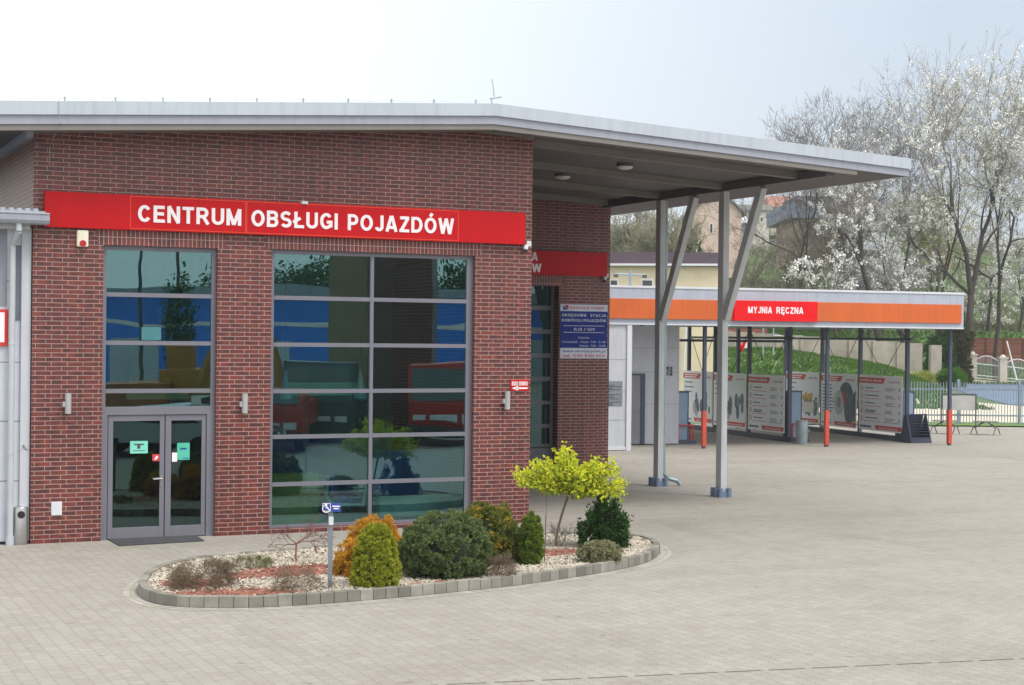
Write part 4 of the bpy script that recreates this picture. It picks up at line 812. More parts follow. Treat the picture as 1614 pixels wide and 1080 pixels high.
# boards
POST = mat('poster_print', lin(232, 233, 236), .5, 0, .02); PTXT = mat('poster_text', lin(95, 105, 115), .6); PRED = mat('poster_red', lin(205, 50, 45), .5); PTXT2 = mat('poster_text_pale', lin(160, 165, 170), .6)
def board(t_, n_near, W_, kind, lb):
    z0, z1 = .28, 2.28; H_ = z1 - z0; ll = WP(t_ - .1, n_near + W_, z0); rt = -WB; up = UZ
    g = thing('poster_board', ll, lb, 'poster', 'advertising boards in the wash bays')
    f = MB(); f.obox(ll + rt * W_ / 2 + up * H_ / 2 + WA * .015, rt * W_ / 2, up * H_ / 2, WA * .014); f.build('panel', POST, g)
    P = lambda u, v: ll + rt * u * W_ + up * v * H_ - WA * .0005
    def bar(mb, u0, u1, v0, v1, off=.003): flat(mb, ll, rt, up, u0 * W_, u1 * W_, v0 * H_, v1 * H_, off, .003)
    f = MB(); n = rt.cross(up)
    f.prism([P(.0, .855) + n * .002, P(.57, .855) + n * .002, P(.62, .955) + n * .002, P(.0, .955) + n * .002], n * .002); f.build('red_banner', PRED, g); f = MB(); f.prism([P(.42, .03) + n * .002, P(.985, .03) + n * .002, P(1., .1) + n * .002, P(.38, .1) + n * .002], n * .002)
    f.build('red_banner', PRED, g)
    t = MB()
    if kind == 'steps': text_mb(t, 'INSTRUKCJA OBSŁUGI', P(.03, .885) + n * .0045, rt, up, W_ * .5, H_ * .038, .02, .002)
    else:
        bar(t, .05, .5, .915, .935, .0062); bar(t, .05, .46, .875, .895, .0062)
    text_mb(t, 'www.service-point.pl', P(.47, .048) + n * .0045, rt, up, W_ * .45, H_ * .03, .01, .002); t.build('banner_lettering', POST, g)
    t = MB(); text_mb(t, 'SERVICE POINT', P(.70, .875) + n * .001, rt, up, W_ * .25, H_ * .028, .01, .002); t.build('logo_lettering', mat('poster_pinkred', lin(185, 110, 115), .6), g)
    t = MB(); t2 = MB(); t3 = MB(); r = random.Random(int(t_ * 10 + n_near))
    if kind == 'steps':
        for i in range(5):
            v = .74 - i * .135; text_mb(t, str(i + 1), P(.055, v) + n * .001, rt, up, W_ * .022, H_ * .04, .01, .002)
            cc = P(.07, v + .02) + n * .003; k = 18
            for q_ in range(k):
                a0, a1 = 2 * math.pi * q_ / k, 2 * math.pi * (q_ + 1) / k; ra, rb = .095, .075
                t2.add([cc + rt * math.cos(a0) * ra + up * math.sin(a0) * ra, cc + rt * math.cos(a1) * ra + up * math.sin(a1) * ra, cc + rt * math.cos(a1) * rb + up * math.sin(a1) * rb, cc + rt * math.cos(a0) * rb + up * math.sin(a0) * rb], [(0, 1, 2, 3)])
            bar(t2, .12, .52, v - .035, v - .027); bar(t, .15, .15 + .18 + r.random() * .16, v + .02, v + .038); 
            if i == 3: bar(t, .15, .38, v - .008, v + .01)
            for q_ in range(3): bar(t3, .62, .62 + .14 + r.random() * .1, v + .03 - q_ * .022, v + .042 - q_ * .022)
            bar(t, .93, .948, v - .01, v + .04)
        bar(t3, .58, .95, .16, .172); bar(t, .03, .3, .05, .085)
    else:
        for i in range(9 if kind == 'wheel' else 3): 
            v = .77 - i * (.062 if kind == 'wheel' else .09); bar(t, .05, .05 + .2 + r.random() * .13, v, v + .02)
        bar(t, .03, .3, .05, .075)
    t.build('dark_print', PTXT, g); 
    if t2.v: t2.build('red_print', PRED, g)
    if t3.v: t3.build('pale_print', PTXT2, g)
    def disc(mb, u, v, ra, off, sx=1., k=24):
        c = P(u, v) + n * off; mb.add([c + rt * math.cos(2 * math.pi * i / k) * ra * sx + up * math.sin(2 * math.pi * i / k) * ra for i in range(k)], [tuple(range(k))])
    if kind == 'wheel':
        p1 = MB(); disc(p1, .72, .60, .5, .0015); disc(p1, .8, .36, .62, .002, .55); p1.prism([P(.72, .12) + n * .001, P(.985, .12) + n * .001, P(.985, .7) + n * .001, P(.9, .62) + n * .001], n * .0012); p1.build('picture_tyre', mat('pic_dark', lin(95, 105, 118), .6, 0, .4, 4), g)  # printed tyre in dark grey behind the brake disc
        p1 = MB(); disc(p1, .52, .46, .46, .004, .8); p1.build('picture_disc', mat('pic_disc', lin(175, 178, 182), .4, .2), g)
        p1 = MB(); disc(p1, .52, .46, .2, .0055, .8); p1.build('picture_hub', mat('pic_hub', lin(120, 125, 135), .4), g)
        p1 = MB(); p1.prism([P(.58, .68) + n * .006, P(.66, .66) + n * .006, P(.73, .46) + n * .006, P(.66, .46) + n * .006], n * .001); p1.build('picture_caliper', mat('pic_red', lin(205, 45, 45), .5), g)
    if kind == 'engine':
        p1 = MB(); 
        for k in range(14): disc(p1, .55 + r.random() * .4, .22 + r.random() * .3, .1 + r.random() * .12, .002 + k * .0002, .8, 9)
        p1.build('picture_engine', mat('pic_steel', lin(110, 115, 122), .4, .3, .5, 9), g)
        p1 = MB(); 
        for k in range(4): disc(p1, .55 + .08 * k, .5 + .05 * (k % 2), .13, .006 + k * .0002, .8, 10)
        p1.build('picture_cover', mat('pic_yellow', lin(215, 165, 50), .5), g)
        p1 = MB(); bar(p1, .36, .86, .22, .42, .007); p1.build('picture_label', mat('pic_label', lin(215, 210, 200), .5), g)
    if kind == 'service':
        p1 = MB()
        for k in range(10): disc(p1, .42 + r.random() * .5, .25 + r.random() * .38, .1 + r.random() * .2, .002 + k * .0003, .5, 9)
        p1.build('picture_parts', mat('pic_parts', lin(95, 105, 120), .5, 0, .5, 7), g)
        p1 = MB(); disc(p1, .4, .3, .22, .006, .6, 12); disc(p1, .47, .2, .16, .0065, .6, 12); p1.build('picture_cloth', mat('pic_pink', lin(190, 170, 172), .6), g)
    return g
board(4.45, 2.75, 2.72, 'steps', 'instruction poster with five numbered steps left of the galvanised bin')
board(4.45, 5.7, 2.65, 'service', 'advertising poster with hands and tools, middle of the nearer wash bay')
board(4.45, 8.5, 2.6, 'service', 'advertising poster with dark skyline picture, next to the first coin cabinet')
board(8.7, 2.05, 2.9, 'steps', 'instruction poster with five numbered steps beside the dark wedge container')
board(8.7, 5.15, 2.6, 'wheel', 'advertising poster showing a brake disc with red caliper and a tyre')
board(8.7, 7.95, 2.6, 'engine', 'advertising poster showing a yellow and steel engine')
# galvanised bin
c = G(1264, 700); bn = thing('galvanised_bin', c, 'galvanised metal bin standing in front of the wash bay divider', 'bin')
l = MB(); l.lathe(c, [(.175, 0), (.18, .02), (.21, .78), (.225, .79), (.225, .81), (.2, .81), (.19, .6)], 26); l.build('bin_body', ZINC, bn, smooth=True)
l = MB(); 
for s in (-1, 1): l.path([c + R0 * s * .2 + UZ * .5, c + R0 * s * .26 + UZ * .47, c + R0 * s * .2 + UZ * .42], .012, 6)
l.build('handle', ZINC, bn)
# dark wedge container (grit bin)
a = G(1437, 699); b = G(1469, 698.5); c = (a + b) / 2; u = (b - a).normalized(); v = UZ.cross(u); wdt = (b - a).length
wb = thing('wedge_container', c, 'dark navy wedge-shaped container with open front near the wash post', 'container')
l = MB(); hgt = .98
for s in (-1, 1):
    q0 = c + u * s * (wdt / 2 - .0); l.prism([q0 + v * .0, q0 + v * .75, q0 + v * .42 + UZ * hgt, q0 + v * .33 + UZ * hgt], u * -s * .03)
l.obox(c + v * .6 + UZ * hgt / 2, u * (wdt / 2 - .03), (v * -.2 + UZ * hgt).normalized() * .48, v * .012); l.obox(c + v * .05 + UZ * .09, u * (wdt / 2 - .03), v * .02, UZ * .09); l.obox(c + v * .38 + UZ * hgt, u * wdt / 2, v * .06, UZ * .015)
l.obox(c + v * .35 + UZ * .02, u * (wdt / 2 - .03), v * .3, UZ * .015); l.build('body', mat('wedge_navy', lin(58, 64, 84), .5), wb)
l = MB()
for k in range(8): q0 = c + v * (.08 + k * .035) + UZ * (.2 + k * .095); l.obox(q0, u * (wdt / 2 - .035), v * .012, UZ * .012)
l.build('step_slat', mat('wedge_slat', lin(40, 44, 60), .6), wb)
# mat beating rack
rk = thing('mat_beating_rack', G(1512, 686), 'metal carpet beating rack with hanging pale board by the picket fence', 'rack'); z0 = G(1484, 672); z1 = G(1538, 673); u = (z1 - z0); L_ = u.length; u.normalize(); v = UZ.cross(u)
l = MB(); 
for q0 in (z0, z1): l.tube(q0, q0 + UZ * 1.35, .025, n=8)
l.tube(z0 + UZ * 1.35, z1 + UZ * 1.35, .03, n=8); l.build('frame', DGREY, rk)
l = MB(); l.obox((z0 + z1) / 2 + UZ * .98, u * (L_ / 2 - .05), v * .012, UZ * .3); l.build('board', mat('rack_board', lin(178, 176, 174), .7), rk)
for q0, w0 in ((G(1489, 684), 1.0), (G(1553, 685.5), 1.05)):
    l = MB()
    for s in (-1, 1):
        for k in (-.5, .5):
            l.tube(q0 + u * (s * .42 + k * .3) + v * k * .3, q0 + u * (s * .42 + k * .12) + v * k * .2 + UZ * .25, .02, n=6); l.tube(q0 + u * (s * .42 + k * .12) + v * k * .2 + UZ * .25, q0 + u * (s * .25 - .2 * s) + v * k * .5 + UZ * .5, .02, n=6)
    l.obox(q0 + UZ * .5, u * .45, v * .3, UZ * .012); l.build('trestle', mat('trestle_steel', (.12, .11, .1), .5), rk)
l = MB(); l.obox((z0 + z1) / 2 + UZ * .5 - v * .2, u * L_ / 2, v * .02, UZ * .02); l.build('lower_bar', MATS['trestle_steel'], rk)

# ================= FLOWER BED =================
outl = [(218, 932), (222, 941), (238, 950), (270, 956), (330, 958.5), (430, 957), (600, 945), (800, 925), (900, 911), (950, 903), (1000, 893), (1024, 885), (1040, 873), (1036, 865), (1020, 858), (990, 854), (940, 852), (850, 852), (700, 860), (560, 869), (430, 880), (330, 889), (265, 901), (232, 915)]
ctrl = [G(*p) for p in outl]
def spline(pts, k=8):
    o = []; n = len(pts)
    for i in range(n):
        p0, p1, p2, p3 = pts[i - 1], pts[i], pts[(i + 1) % n], pts[(i + 2) % n]
        for j in range(k):
            t_ = j / k; o.append(.5 * ((2 * p1) + (p2 - p0) * t_ + (2 * p0 - 5 * p1 + 4 * p2 - p3) * t_ ** 2 + (3 * p1 - p0 - 3 * p2 + p3) * t_ ** 3))
    return o
ring = spline(ctrl)
for _ in range(3): ring = [(ring[i - 1] + ring[i] * 2 + ring[(i + 1) % len(ring)]) / 4 for i in range(len(ring))]
cen = sum(ring, Vector()) / len(ring)
def walk(ring, step):
    o = []; acc = 0; n = len(ring)
    for i in range(n):
        a, b = ring[i], ring[(i + 1) % n]; l = (b - a).length
        while acc < l: o.append((a.lerp(b, acc / l), (b - a).normalized())); acc += step
        acc -= l
    return o
KH = .148
kb = MB(); rr = random.Random(5)
st = walk(ring, .19); area = sum(ring[i].x * ring[(i + 1) % len(ring)].y - ring[(i + 1) % len(ring)].x * ring[i].y for i in range(len(ring)))
sgn = 1 if area > 0 else -1
for i in range(len(st)):
    p, d = st[i]; p2, d2 = st[(i + 1) % len(st)]; L_ = (p2 - p).length
    if L_ > .4: continue
    dd = (p2 - p).normalized(); inn = UZ.cross(dd) * sgn; c = (p + p2) / 2 + inn * .055; h = KH + rr.uniform(-.006, .006)
    kb.obox((c.x, c.y, h / 2), dd * (L_ / 2 - .003), inn * (.055 + rr.uniform(-.003, .002)), UZ * h / 2)
ctr = (cen.x, cen.y, 0)
tag(kb.build('kerb_ring', CONC, bevel=.008, origin=ctr), 'grey concrete block kerb round the flower bed', 'kerb')
# ring of pavers outside the kerb
ap = MB(); n = len(ring)
for i in range(n):
    for k_ in range(1): pass
offs = []
for w0, w1 in ((.02, .10), (.115, .2)):
    for i in range(0, len(st)):
        p, d = st[i]; p2, d2 = st[(i + 1) % len(st)]
        if (p2 - p).length > .4: continue
        i1 = -UZ.cross(d) * sgn; i2 = -UZ.cross(d2) * sgn; a, b, c, e = p + i1 * w0, p2 + i2 * w0, p2 + i2 * w1, p + i1 * w1; m_ = (a + b + c + e) / 4
        q = [m_ + (x - m_) * .96 for x in (a, b, c, e)]; ap.add([(x.x, x.y, .004) for x in q], [(0, 1, 2, 3)])
structure(ap.build('kerb_edging', mat('edging', (.37, .35, .30), .9, 0, .15, 3, island=.12)))
inner = []
for i in range(n):
    d = (ring[(i + 1) % n] - ring[i - 1]).normalized(); inner.append(ring[i] + UZ.cross(d) * sgn * .1)
sl = MB(); sl.add([(p.x, p.y, .10) for p in inner], [tuple(range(n))])
structure(sl.build('bed_soil', mat('soil', (.10, .07, .05), .95, 0, .3, 6)))
def inside(x, y):
    c = False; j = n - 1
    for i in range(n):
        a, b = inner[i], inner[j]
        if (a.y > y) != (b.y > y) and x < (b.x - a.x) * (y - a.y) / (b.y - a.y) + a.x: c = not c
        j = i
    return c
# red bark zones (photo layout): ellipses along the bed; the rest is pale gravel
def bark_zone(x, y):
    nz = .5 * math.sin(x * 3.1 + y * 2) + .35 * math.sin(x * 7 - y * 5) + .25 * math.sin(y * 11 + x * 3)
    for cx_, cy_, rx, ry in BZ:
        if ((x - cx_) / rx) ** 2 + ((y - cy_) / ry) ** 2 < 1 + .35 * nz: return True
    return False
def gz_(px, py): q = G(px, py, .12); return q.x, q.y
BZ = [(*gz_(330, 938), 1.05, .42), (*gz_(400, 945), 1.2, .22), (*gz_(480, 947), 1.1, .22), (*gz_(430, 905), .9, .35), (*gz_(300, 920), .4, .4), (*gz_(650, 935), 1.0, .25), (*gz_(730, 920), .9, .3), (*gz_(880, 870), .5, .35), (*gz_(480, 895), .8, .3), (*gz_(640, 890), 1.2, .8), (*gz_(800, 880), .7, .3)]
xs = [p.x for p in inner]; ys_ = [p.y for p in inner]
gv, gf, bv, bf = [], [], [], []
cnt = 0; rr = random.Random(11)
base = [(-1, -.8, 0), (1, -.7, 0), (.9, .8, 0), (-.9, .9, 0), (-.5, -.4, .9), (.5, -.35, 1), (.45, .4, .85), (-.45, .45, .95)]
cf = [(0, 1, 5, 4), (1, 2, 6, 5), (2, 3, 7, 6), (3, 0, 4, 7), (4, 5, 6, 7)]
while cnt < 42000:
    x, y = rr.uniform(min(xs), max(xs)), rr.uniform(min(ys_), max(ys_)); cnt += 1
    if not inside(x, y): continue
    a = rr.uniform(0, 6.28); ca, sa = math.cos(a), math.sin(a)
    if bark_zone(x + rr.gauss(0, .10), y + rr.gauss(0, .08)): s = rr.uniform(.012, .03); V, Fc = bv, bf; sx, sy, sz = s * 1.5, s * .6, s * .5
    else: s = rr.uniform(.009, .02); V, Fc = gv, gf; sx = sy = s; sz = s * .8
    k = len(V); z0 = .105 + rr.uniform(0, .02)
    for bx_, by_, bz_ in base: V.append((x + (bx_ * ca * sx - by_ * sa * sy), y + (bx_ * sa * sx + by_ * ca * sy), z0 + bz_ * sz))
    Fc += [tuple(i + k for i in f) for f in cf]
o = big('white_gravel', gv, gf, mat('pale_gravel', lin(174, 165, 150), .85, 0, .1, 5, island=.42), origin=ctr); tag(o, 'pale gravel covering parts of the flower bed', 'gravel', kind='stuff')
o = big('bark_mulch', bv, bf, mat('red_bark', lin(136, 90, 76), .9, 0, .2, 5, island=.5), origin=ctr); tag(o, 'reddish bark mulch between the shrubs in the flower bed', 'mulch', kind='stuff')

# ---- foliage generators ----
def unit(a): return a / np.linalg.norm(a, axis=1, keepdims=True)
def blades(P, N, k, length, width, spread, rg, droop=0.):
    """k thin triangles fanning out of every point"""
    m_ = len(P); P = np.repeat(P, k, 0); N = np.repeat(N, k, 0); D = unit(N + rg.normal(0, spread, (m_ * k, 3))); D[:, 2] -= droop; D = unit(D)
    S = unit(np.cross(D, rg.normal(0, 1, (m_ * k, 3)))); Ln = length * rg.uniform(.6, 1.25, (m_ * k, 1)); w2 = width * rg.uniform(.7, 1.2, (m_ * k, 1)) / 2
    A = P - S * w2 * .5; B = P + S * w2 * .5; M1 = P + D * Ln * .55 + S * w2; M0 = P + D * Ln * .55 - S * w2; T = P + D * Ln
    V = np.stack([A, B, M1, T, M0], 1).reshape(-1, 3); i = np.arange(m_ * k)[:, None] * 5
    return V, i + np.array([[0, 1, 2, 3, 4]])
def shrub(name, base, profile, npts, k, blade, m_, label, cat, bumps=.12, freq=5, spread=.5, up=.3, stem=True, group=None, fill=.35, seed=1, rc=.055, per=26):
    """clusters of blades over a lumpy solid of revolution; base = (x, y, z, rx, ry, h), profile(t) = radius factor at height t"""
    rg = np.random.default_rng(seed); x, y, z, rx, ry, h = base
    t_ = thing(name, (x, y, z), label, cat, group); nc = max(20, int(npts / per))
    T = rg.uniform(0, 1, nc * 3); rad = np.array([profile(v) for v in T]); T = T[rg.uniform(0, 1, nc * 3) < rad + .15][:nc]; rad = np.array([profile(v) for v in T]); A = rg.uniform(0, 2 * np.pi, len(T)); ph = rg.uniform(0, 6.28, 6)
    bm = 1 + bumps * (np.sin(A * freq + ph[0] + T * 7) * np.sin(T * freq * 2.2 + ph[1]) + .7 * np.sin(A * freq * 2.3 + ph[2] - T * 13) * np.cos(T * freq * 5 + ph[3])) + rg.normal(0, bumps * .35, len(T))
    r = rad * bm * np.where(rg.uniform(0, 1, len(T)) < fill, rg.uniform(.7, .93, len(T)), rg.uniform(.92, 1.0, len(T)))
    C = np.stack([x + np.cos(A) * r * rx, y + np.sin(A) * r * ry, z + T * h * (1 + .3 * (bm - 1))], 1); N = unit(np.stack([np.cos(A), np.sin(A), np.full(len(T), up) + (T - .5) * 1.2], 1))
    C = np.repeat(C, per, 0); NN = np.repeat(N, per, 0); S = unit(rg.normal(0, 1, C.shape) + NN * .9); rcs = np.repeat(rc * rg.uniform(.7, 1.3, (nc if len(T) == nc else len(T), 1)), per, 0)
    P = C + S * rcs * rg.uniform(.5, 1, (len(C), 1)) ; P[:, 2] = np.maximum(P[:, 2], z + .01)
    V, Fc = blades(P, unit(S + NN * .3), k, blade[0], blade[1], spread, rg)
    big('foliage', V, Fc, m_, t_)
    if stem:
        c_ = MB(); c_.lathe((x, y, z), [(max(.02, profile(v) * rx * .74), v * h) for v in (.02, .12, .25, .4, .55, .7, .82, .92)], 12); c_.build('inner_foliage', mat('inner_' + m_.name, tuple(q * .4 for q in m_['lo']), .9), t_, smooth=True)  # solid core, leaf colour darkened to stand for shade between the blades
        s = MB(); s.tube((x, y, z - .05), (x, y, z + h * .7), min(rx, ry) * .12, .01, 7)
        for a in np.linspace(0, 6, 7): s.tube((x, y, z + h * .15), (x + math.cos(a) * rx * .6, y + math.sin(a) * ry * .6, z + h * .5), .012, .004, 5)
        s.build('stem', BARK, t_)
    return t_
dome = lambda t: math.sqrt(max(0, 1 - ((t - .38) / .64) ** 2)) if t > .38 else math.sqrt(max(0, 1 - ((t - .38) / .62) ** 2)) * 1.0
cone = lambda t: (1 - t) ** .8 * .93 + .05 if t > .12 else .75 + t * 1.2
egg = lambda t: math.sqrt(max(0, 1 - ((t - .3) / .72) ** 2)) * .97
column = lambda t: min(1, .72 + t * 1.5) * math.sqrt(max(0.02, 1 - max(0, (t - .45) / .56) ** 2))
def px_base(px, py, wpx, hpx, z=.12, dep=.85):
    c = G(px, py, z); s = FPX / (c - CAM).dot(CF); return (c.x, c.y, z, wpx / 2 / s, wpx / 2 / s * dep, hpx / s)
PINE = ramp_leaf('pine_green', (.045, .07, .028), (.27, .35, .13), nsc=18); GOLD = ramp_leaf('gold_green', (.15, .19, .015), (.56, .58, .06), nsc=20); AMB = ramp_leaf('amber', (.34, .18, .02), (.85, .48, .06), nsc=14)
JUN = ramp_leaf('juniper_green', (.04, .08, .02), (.26, .28, .06), nsc=8); JUNG = ramp_leaf('juniper_gold', (.22, .18, .02), (.56, .44, .06)); CON2 = ramp_leaf('small_cone_green', (.07, .12, .015), (.28, .36, .05), nsc=20)
DJ = ramp_leaf('dark_juniper', (.014, .045, .012), (.085, .20, .045), nsc=12); VAR = ramp_leaf('variegated', (.13, .15, .06), (.48, .45, .28), nsc=20); HEA = ramp_leaf('heather_brown', (.12, .09, .06), (.27, .21, .14)); HEG = ramp_leaf('heather_green', (.12, .14, .05), (.26, .27, .12))
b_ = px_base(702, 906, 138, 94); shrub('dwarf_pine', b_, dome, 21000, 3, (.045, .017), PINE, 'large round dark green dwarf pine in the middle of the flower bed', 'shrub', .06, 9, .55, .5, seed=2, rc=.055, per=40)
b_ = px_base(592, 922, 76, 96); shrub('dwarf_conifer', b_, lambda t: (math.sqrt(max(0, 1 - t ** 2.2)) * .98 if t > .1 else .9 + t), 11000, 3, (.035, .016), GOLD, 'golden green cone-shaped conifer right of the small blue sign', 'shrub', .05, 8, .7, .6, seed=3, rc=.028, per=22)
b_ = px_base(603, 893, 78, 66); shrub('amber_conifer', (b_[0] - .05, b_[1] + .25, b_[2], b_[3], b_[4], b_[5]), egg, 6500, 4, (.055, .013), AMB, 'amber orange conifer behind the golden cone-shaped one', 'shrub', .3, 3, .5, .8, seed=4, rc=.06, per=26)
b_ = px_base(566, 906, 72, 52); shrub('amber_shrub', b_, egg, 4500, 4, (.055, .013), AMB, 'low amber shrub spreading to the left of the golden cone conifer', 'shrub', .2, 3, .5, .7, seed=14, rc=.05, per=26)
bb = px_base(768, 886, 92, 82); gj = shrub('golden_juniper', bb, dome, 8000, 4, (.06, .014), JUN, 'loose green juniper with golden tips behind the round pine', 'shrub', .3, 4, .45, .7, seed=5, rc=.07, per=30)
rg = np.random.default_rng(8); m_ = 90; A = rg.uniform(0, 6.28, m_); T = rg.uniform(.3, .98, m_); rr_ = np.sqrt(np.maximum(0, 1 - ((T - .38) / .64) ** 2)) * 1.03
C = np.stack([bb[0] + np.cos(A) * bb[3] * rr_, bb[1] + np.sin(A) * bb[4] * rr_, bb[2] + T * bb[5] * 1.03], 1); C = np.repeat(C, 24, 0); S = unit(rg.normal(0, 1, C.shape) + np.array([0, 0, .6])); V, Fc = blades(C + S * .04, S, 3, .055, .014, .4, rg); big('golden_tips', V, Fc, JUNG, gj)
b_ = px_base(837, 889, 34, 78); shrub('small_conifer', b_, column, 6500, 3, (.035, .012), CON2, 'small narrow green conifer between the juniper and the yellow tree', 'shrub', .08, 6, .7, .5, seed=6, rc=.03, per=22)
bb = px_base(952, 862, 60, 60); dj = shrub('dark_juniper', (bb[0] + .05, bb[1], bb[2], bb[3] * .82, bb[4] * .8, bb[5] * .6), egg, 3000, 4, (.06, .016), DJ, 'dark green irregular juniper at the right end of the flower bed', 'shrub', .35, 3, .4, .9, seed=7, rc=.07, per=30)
rg = np.random.default_rng(9); V_ = []; 
for px, py in ((948, 785), (940, 800), (955, 798), (968, 795), (962, 810), (975, 815), (985, 828), (986, 845), (930, 812), (925, 828), (915, 830), (918, 845), (945, 812), (972, 830), (938, 825), (955, 822), (984, 818), (950, 790), (972, 805)):
    c_ = hit(px, py, Vector((bb[0], bb[1], 0)) + F0 * rg.uniform(-.2, .2), F0); V_ += [list(c_ + Vector(rg.normal(0, .034, 3)) + UZ * u_) for u_ in np.linspace(-.16, .05, 110)]
P = np.array(V_); N = unit(rg.normal(0, .5, P.shape) + np.array([0, 0, 1.])); V, Fc = blades(P, N, 4, .055, .016, .5, rg); big('upright_sprays', V, Fc, DJ, dj)
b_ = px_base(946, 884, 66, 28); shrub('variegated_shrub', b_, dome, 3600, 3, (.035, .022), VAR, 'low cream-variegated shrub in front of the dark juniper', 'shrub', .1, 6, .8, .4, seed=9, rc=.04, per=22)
b_ = px_base(318, 925, 92, 36); shrub('heather', b_, egg, 1500, 4, (.10, .004), HEA, 'brown dry heather clump at the left end of the flower bed', 'shrub', .4, 5, .6, .9, seed=10, stem=False, group='dry heather clumps', rc=.07, per=14)
b_ = px_base(470, 930, 66, 30); shrub('heather', b_, egg, 620, 4, (.09, .0035), HEA, 'sparse brown heather clump left of the blue sign post', 'shrub', .4, 5, .7, .8, seed=11, stem=False, group='dry heather clumps', rc=.08, per=10)
b_ = px_base(790, 908, 42, 30); shrub('heather', b_, egg, 700, 4, (.07, .004), HEA, 'brown twiggy clump near the kerb right of the round pine', 'shrub', .35, 5, .6, .8, seed=12, stem=False, group='dry heather clumps', rc=.05, per=12)
b_ = px_base(398, 893, 56, 12); shrub('heather', b_, egg, 600, 4, (.06, .004), HEG, 'flat olive green clump at the back of the bed near the red maple', 'shrub', .3, 5, .7, .7, seed=13, stem=False, group='dry heather clumps', rc=.04, per=12)

# ---- woody plants ----
def branch(segs, p, d, L_, r, depth, rg, kids=3, spread=.6, wander=.18, shrink=.72, upb=.15, tips=None, nseg=3, rs=.62):
    q = p.copy()
    for i in range(nseg):
        d2 = (d + Vector(rg.normal(0, wander, 3)) + UZ * upb * .3).normalized(); e = q + d2 * (L_ / nseg); ra = r * (1 - .3 * i / nseg); rb = r * (1 - .3 * (i + 1) / nseg)
        segs.append((q.copy(), e.copy(), ra, rb, depth)); 
        if depth > 0 and i > 0 and rg.random() < .55:
            s = (d2 + Vector(rg.normal(0, spread, 3))).normalized(); branch(segs, e, s, L_ * shrink * rg.uniform(.6, .9), rb * rs, depth - 1, rg, kids, spread, wander, shrink, upb, tips, nseg, rs)
        q = e; d = d2
    if depth > 0:
        for k in range(kids):
            s = (d + Vector(rg.normal(0, spread, 3)) + UZ * upb).normalized(); branch(segs, q, s, L_ * shrink * rg.uniform(.8, 1.15), r * rs, depth - 1, rg, kids, spread, wander, shrink, upb, tips, nseg, rs)
    elif tips is not None: tips.append((q.copy(), d.copy()))
def seg_mesh(segs, sides=3):
    a = np.array([list(s[0]) for s in segs]); b = np.array([list(s[1]) for s in segs]); ra = np.array([s[2] for s in segs]); rb = np.array([s[3] for s in segs])
    d = unit(b - a); u = np.cross(d, np.where(np.abs(d[:, 2:3]) > .9, np.array([[1., 0, 0]]), np.array([[0, 0, 1.]]))); u = unit(u); v = np.cross(d, u); V = []; m_ = len(segs)
    for P, r in ((a, ra), (b, rb)):
        for i in range(sides): an = 2 * np.pi * i / sides; V.append(P + (u * np.cos(an) + v * np.sin(an)) * r[:, None])
    V = np.stack(V, 1).reshape(-1, 3); base = np.arange(m_)[:, None] * 2 * sides; Fc = []
    for i in range(sides): j = (i + 1) % sides; Fc.append(base + np.array([[i, j, sides + j, sides + i]]))
    return V, np.concatenate(Fc)
def quads(P, size, rg, flat_=False):
    m_ = len(P); a = unit(rg.normal(0, 1, (m_, 3))); b = unit(np.cross(a, rg.normal(0, 1, (m_, 3)))); s = size * rg.uniform(.5, 1.2, (m_, 1))
    V = np.stack([P - a * s, P - b * s * .7, P + a * s, P + b * s * .7], 1).reshape(-1, 3); return V, np.arange(m_)[:, None] * 4 + np.array([[0, 1, 2, 3]])
# Japanese maple, bare red
c = G(468, 886, .12); mp = thing('red_maple', c, 'leafless weeping red maple at the back of the bed near the window', 'shrub'); rg = np.random.default_rng(21); segs = []
REDT = mat('red_twig', (.2, .085, .07), .8, 0, .3, 20)
branch(segs, c + Vector((0, 0, 0)), Vector((-.15, 0, 1)), .28, .02, 0, rg, nseg=3)
tp = segs[-1][1]
for s in (-1, -.4, .5, 1, 1.6):
    segs2 = []; branch(segs2, tp, Vector((s, rg.uniform(-.4, .4), .3 + .12 * s)).normalized(), .17 + .04 * max(0, s), .010, 4, rg, 2, .42, .2, .74, .0); segs += segs2
V, Fc = seg_mesh([s for s in segs if s[2] > .011], 5); big('trunk', V, Fc, REDT, mp); V, Fc = seg_mesh([(a, b, max(r1, .0022), max(r2, .0018), d) for a, b, r1, r2, d in segs if r1 <= .011], 3); big('twigs', V, Fc, REDT, mp)
# bare shrub by yellow tree
c = G(884, 862, .12); bs_ = thing('bare_shrub', c, 'leafless twiggy shrub around the foot of the yellow tree', 'shrub'); segs = []; rg = np.random.default_rng(22)
for k in range(9): branch(segs, c, Vector((rg.uniform(-1, 1), rg.uniform(-.7, .7), .75)).normalized(), .16, .006, 3, rg, 2, .45, .2, .75, .1)
V, Fc = seg_mesh([(a, b, max(r1, .0025), max(r2, .002), d) for a, b, r1, r2, d in segs], 3); big('twigs', V, Fc, TWIG, bs_)
# garden stake
c = G(858, 886, .12); l = MB(); l.tube(c, c + Vector((.02, 0, .72)), .007, n=6); l.tube(c + Vector((.02, 0, .72)), c + Vector((.03, 0, 1.0)), .004, n=5); tag(l.build('garden_stake', DGREY, origin=c), 'thin dark stake standing left of the yellow tree', 'stake')
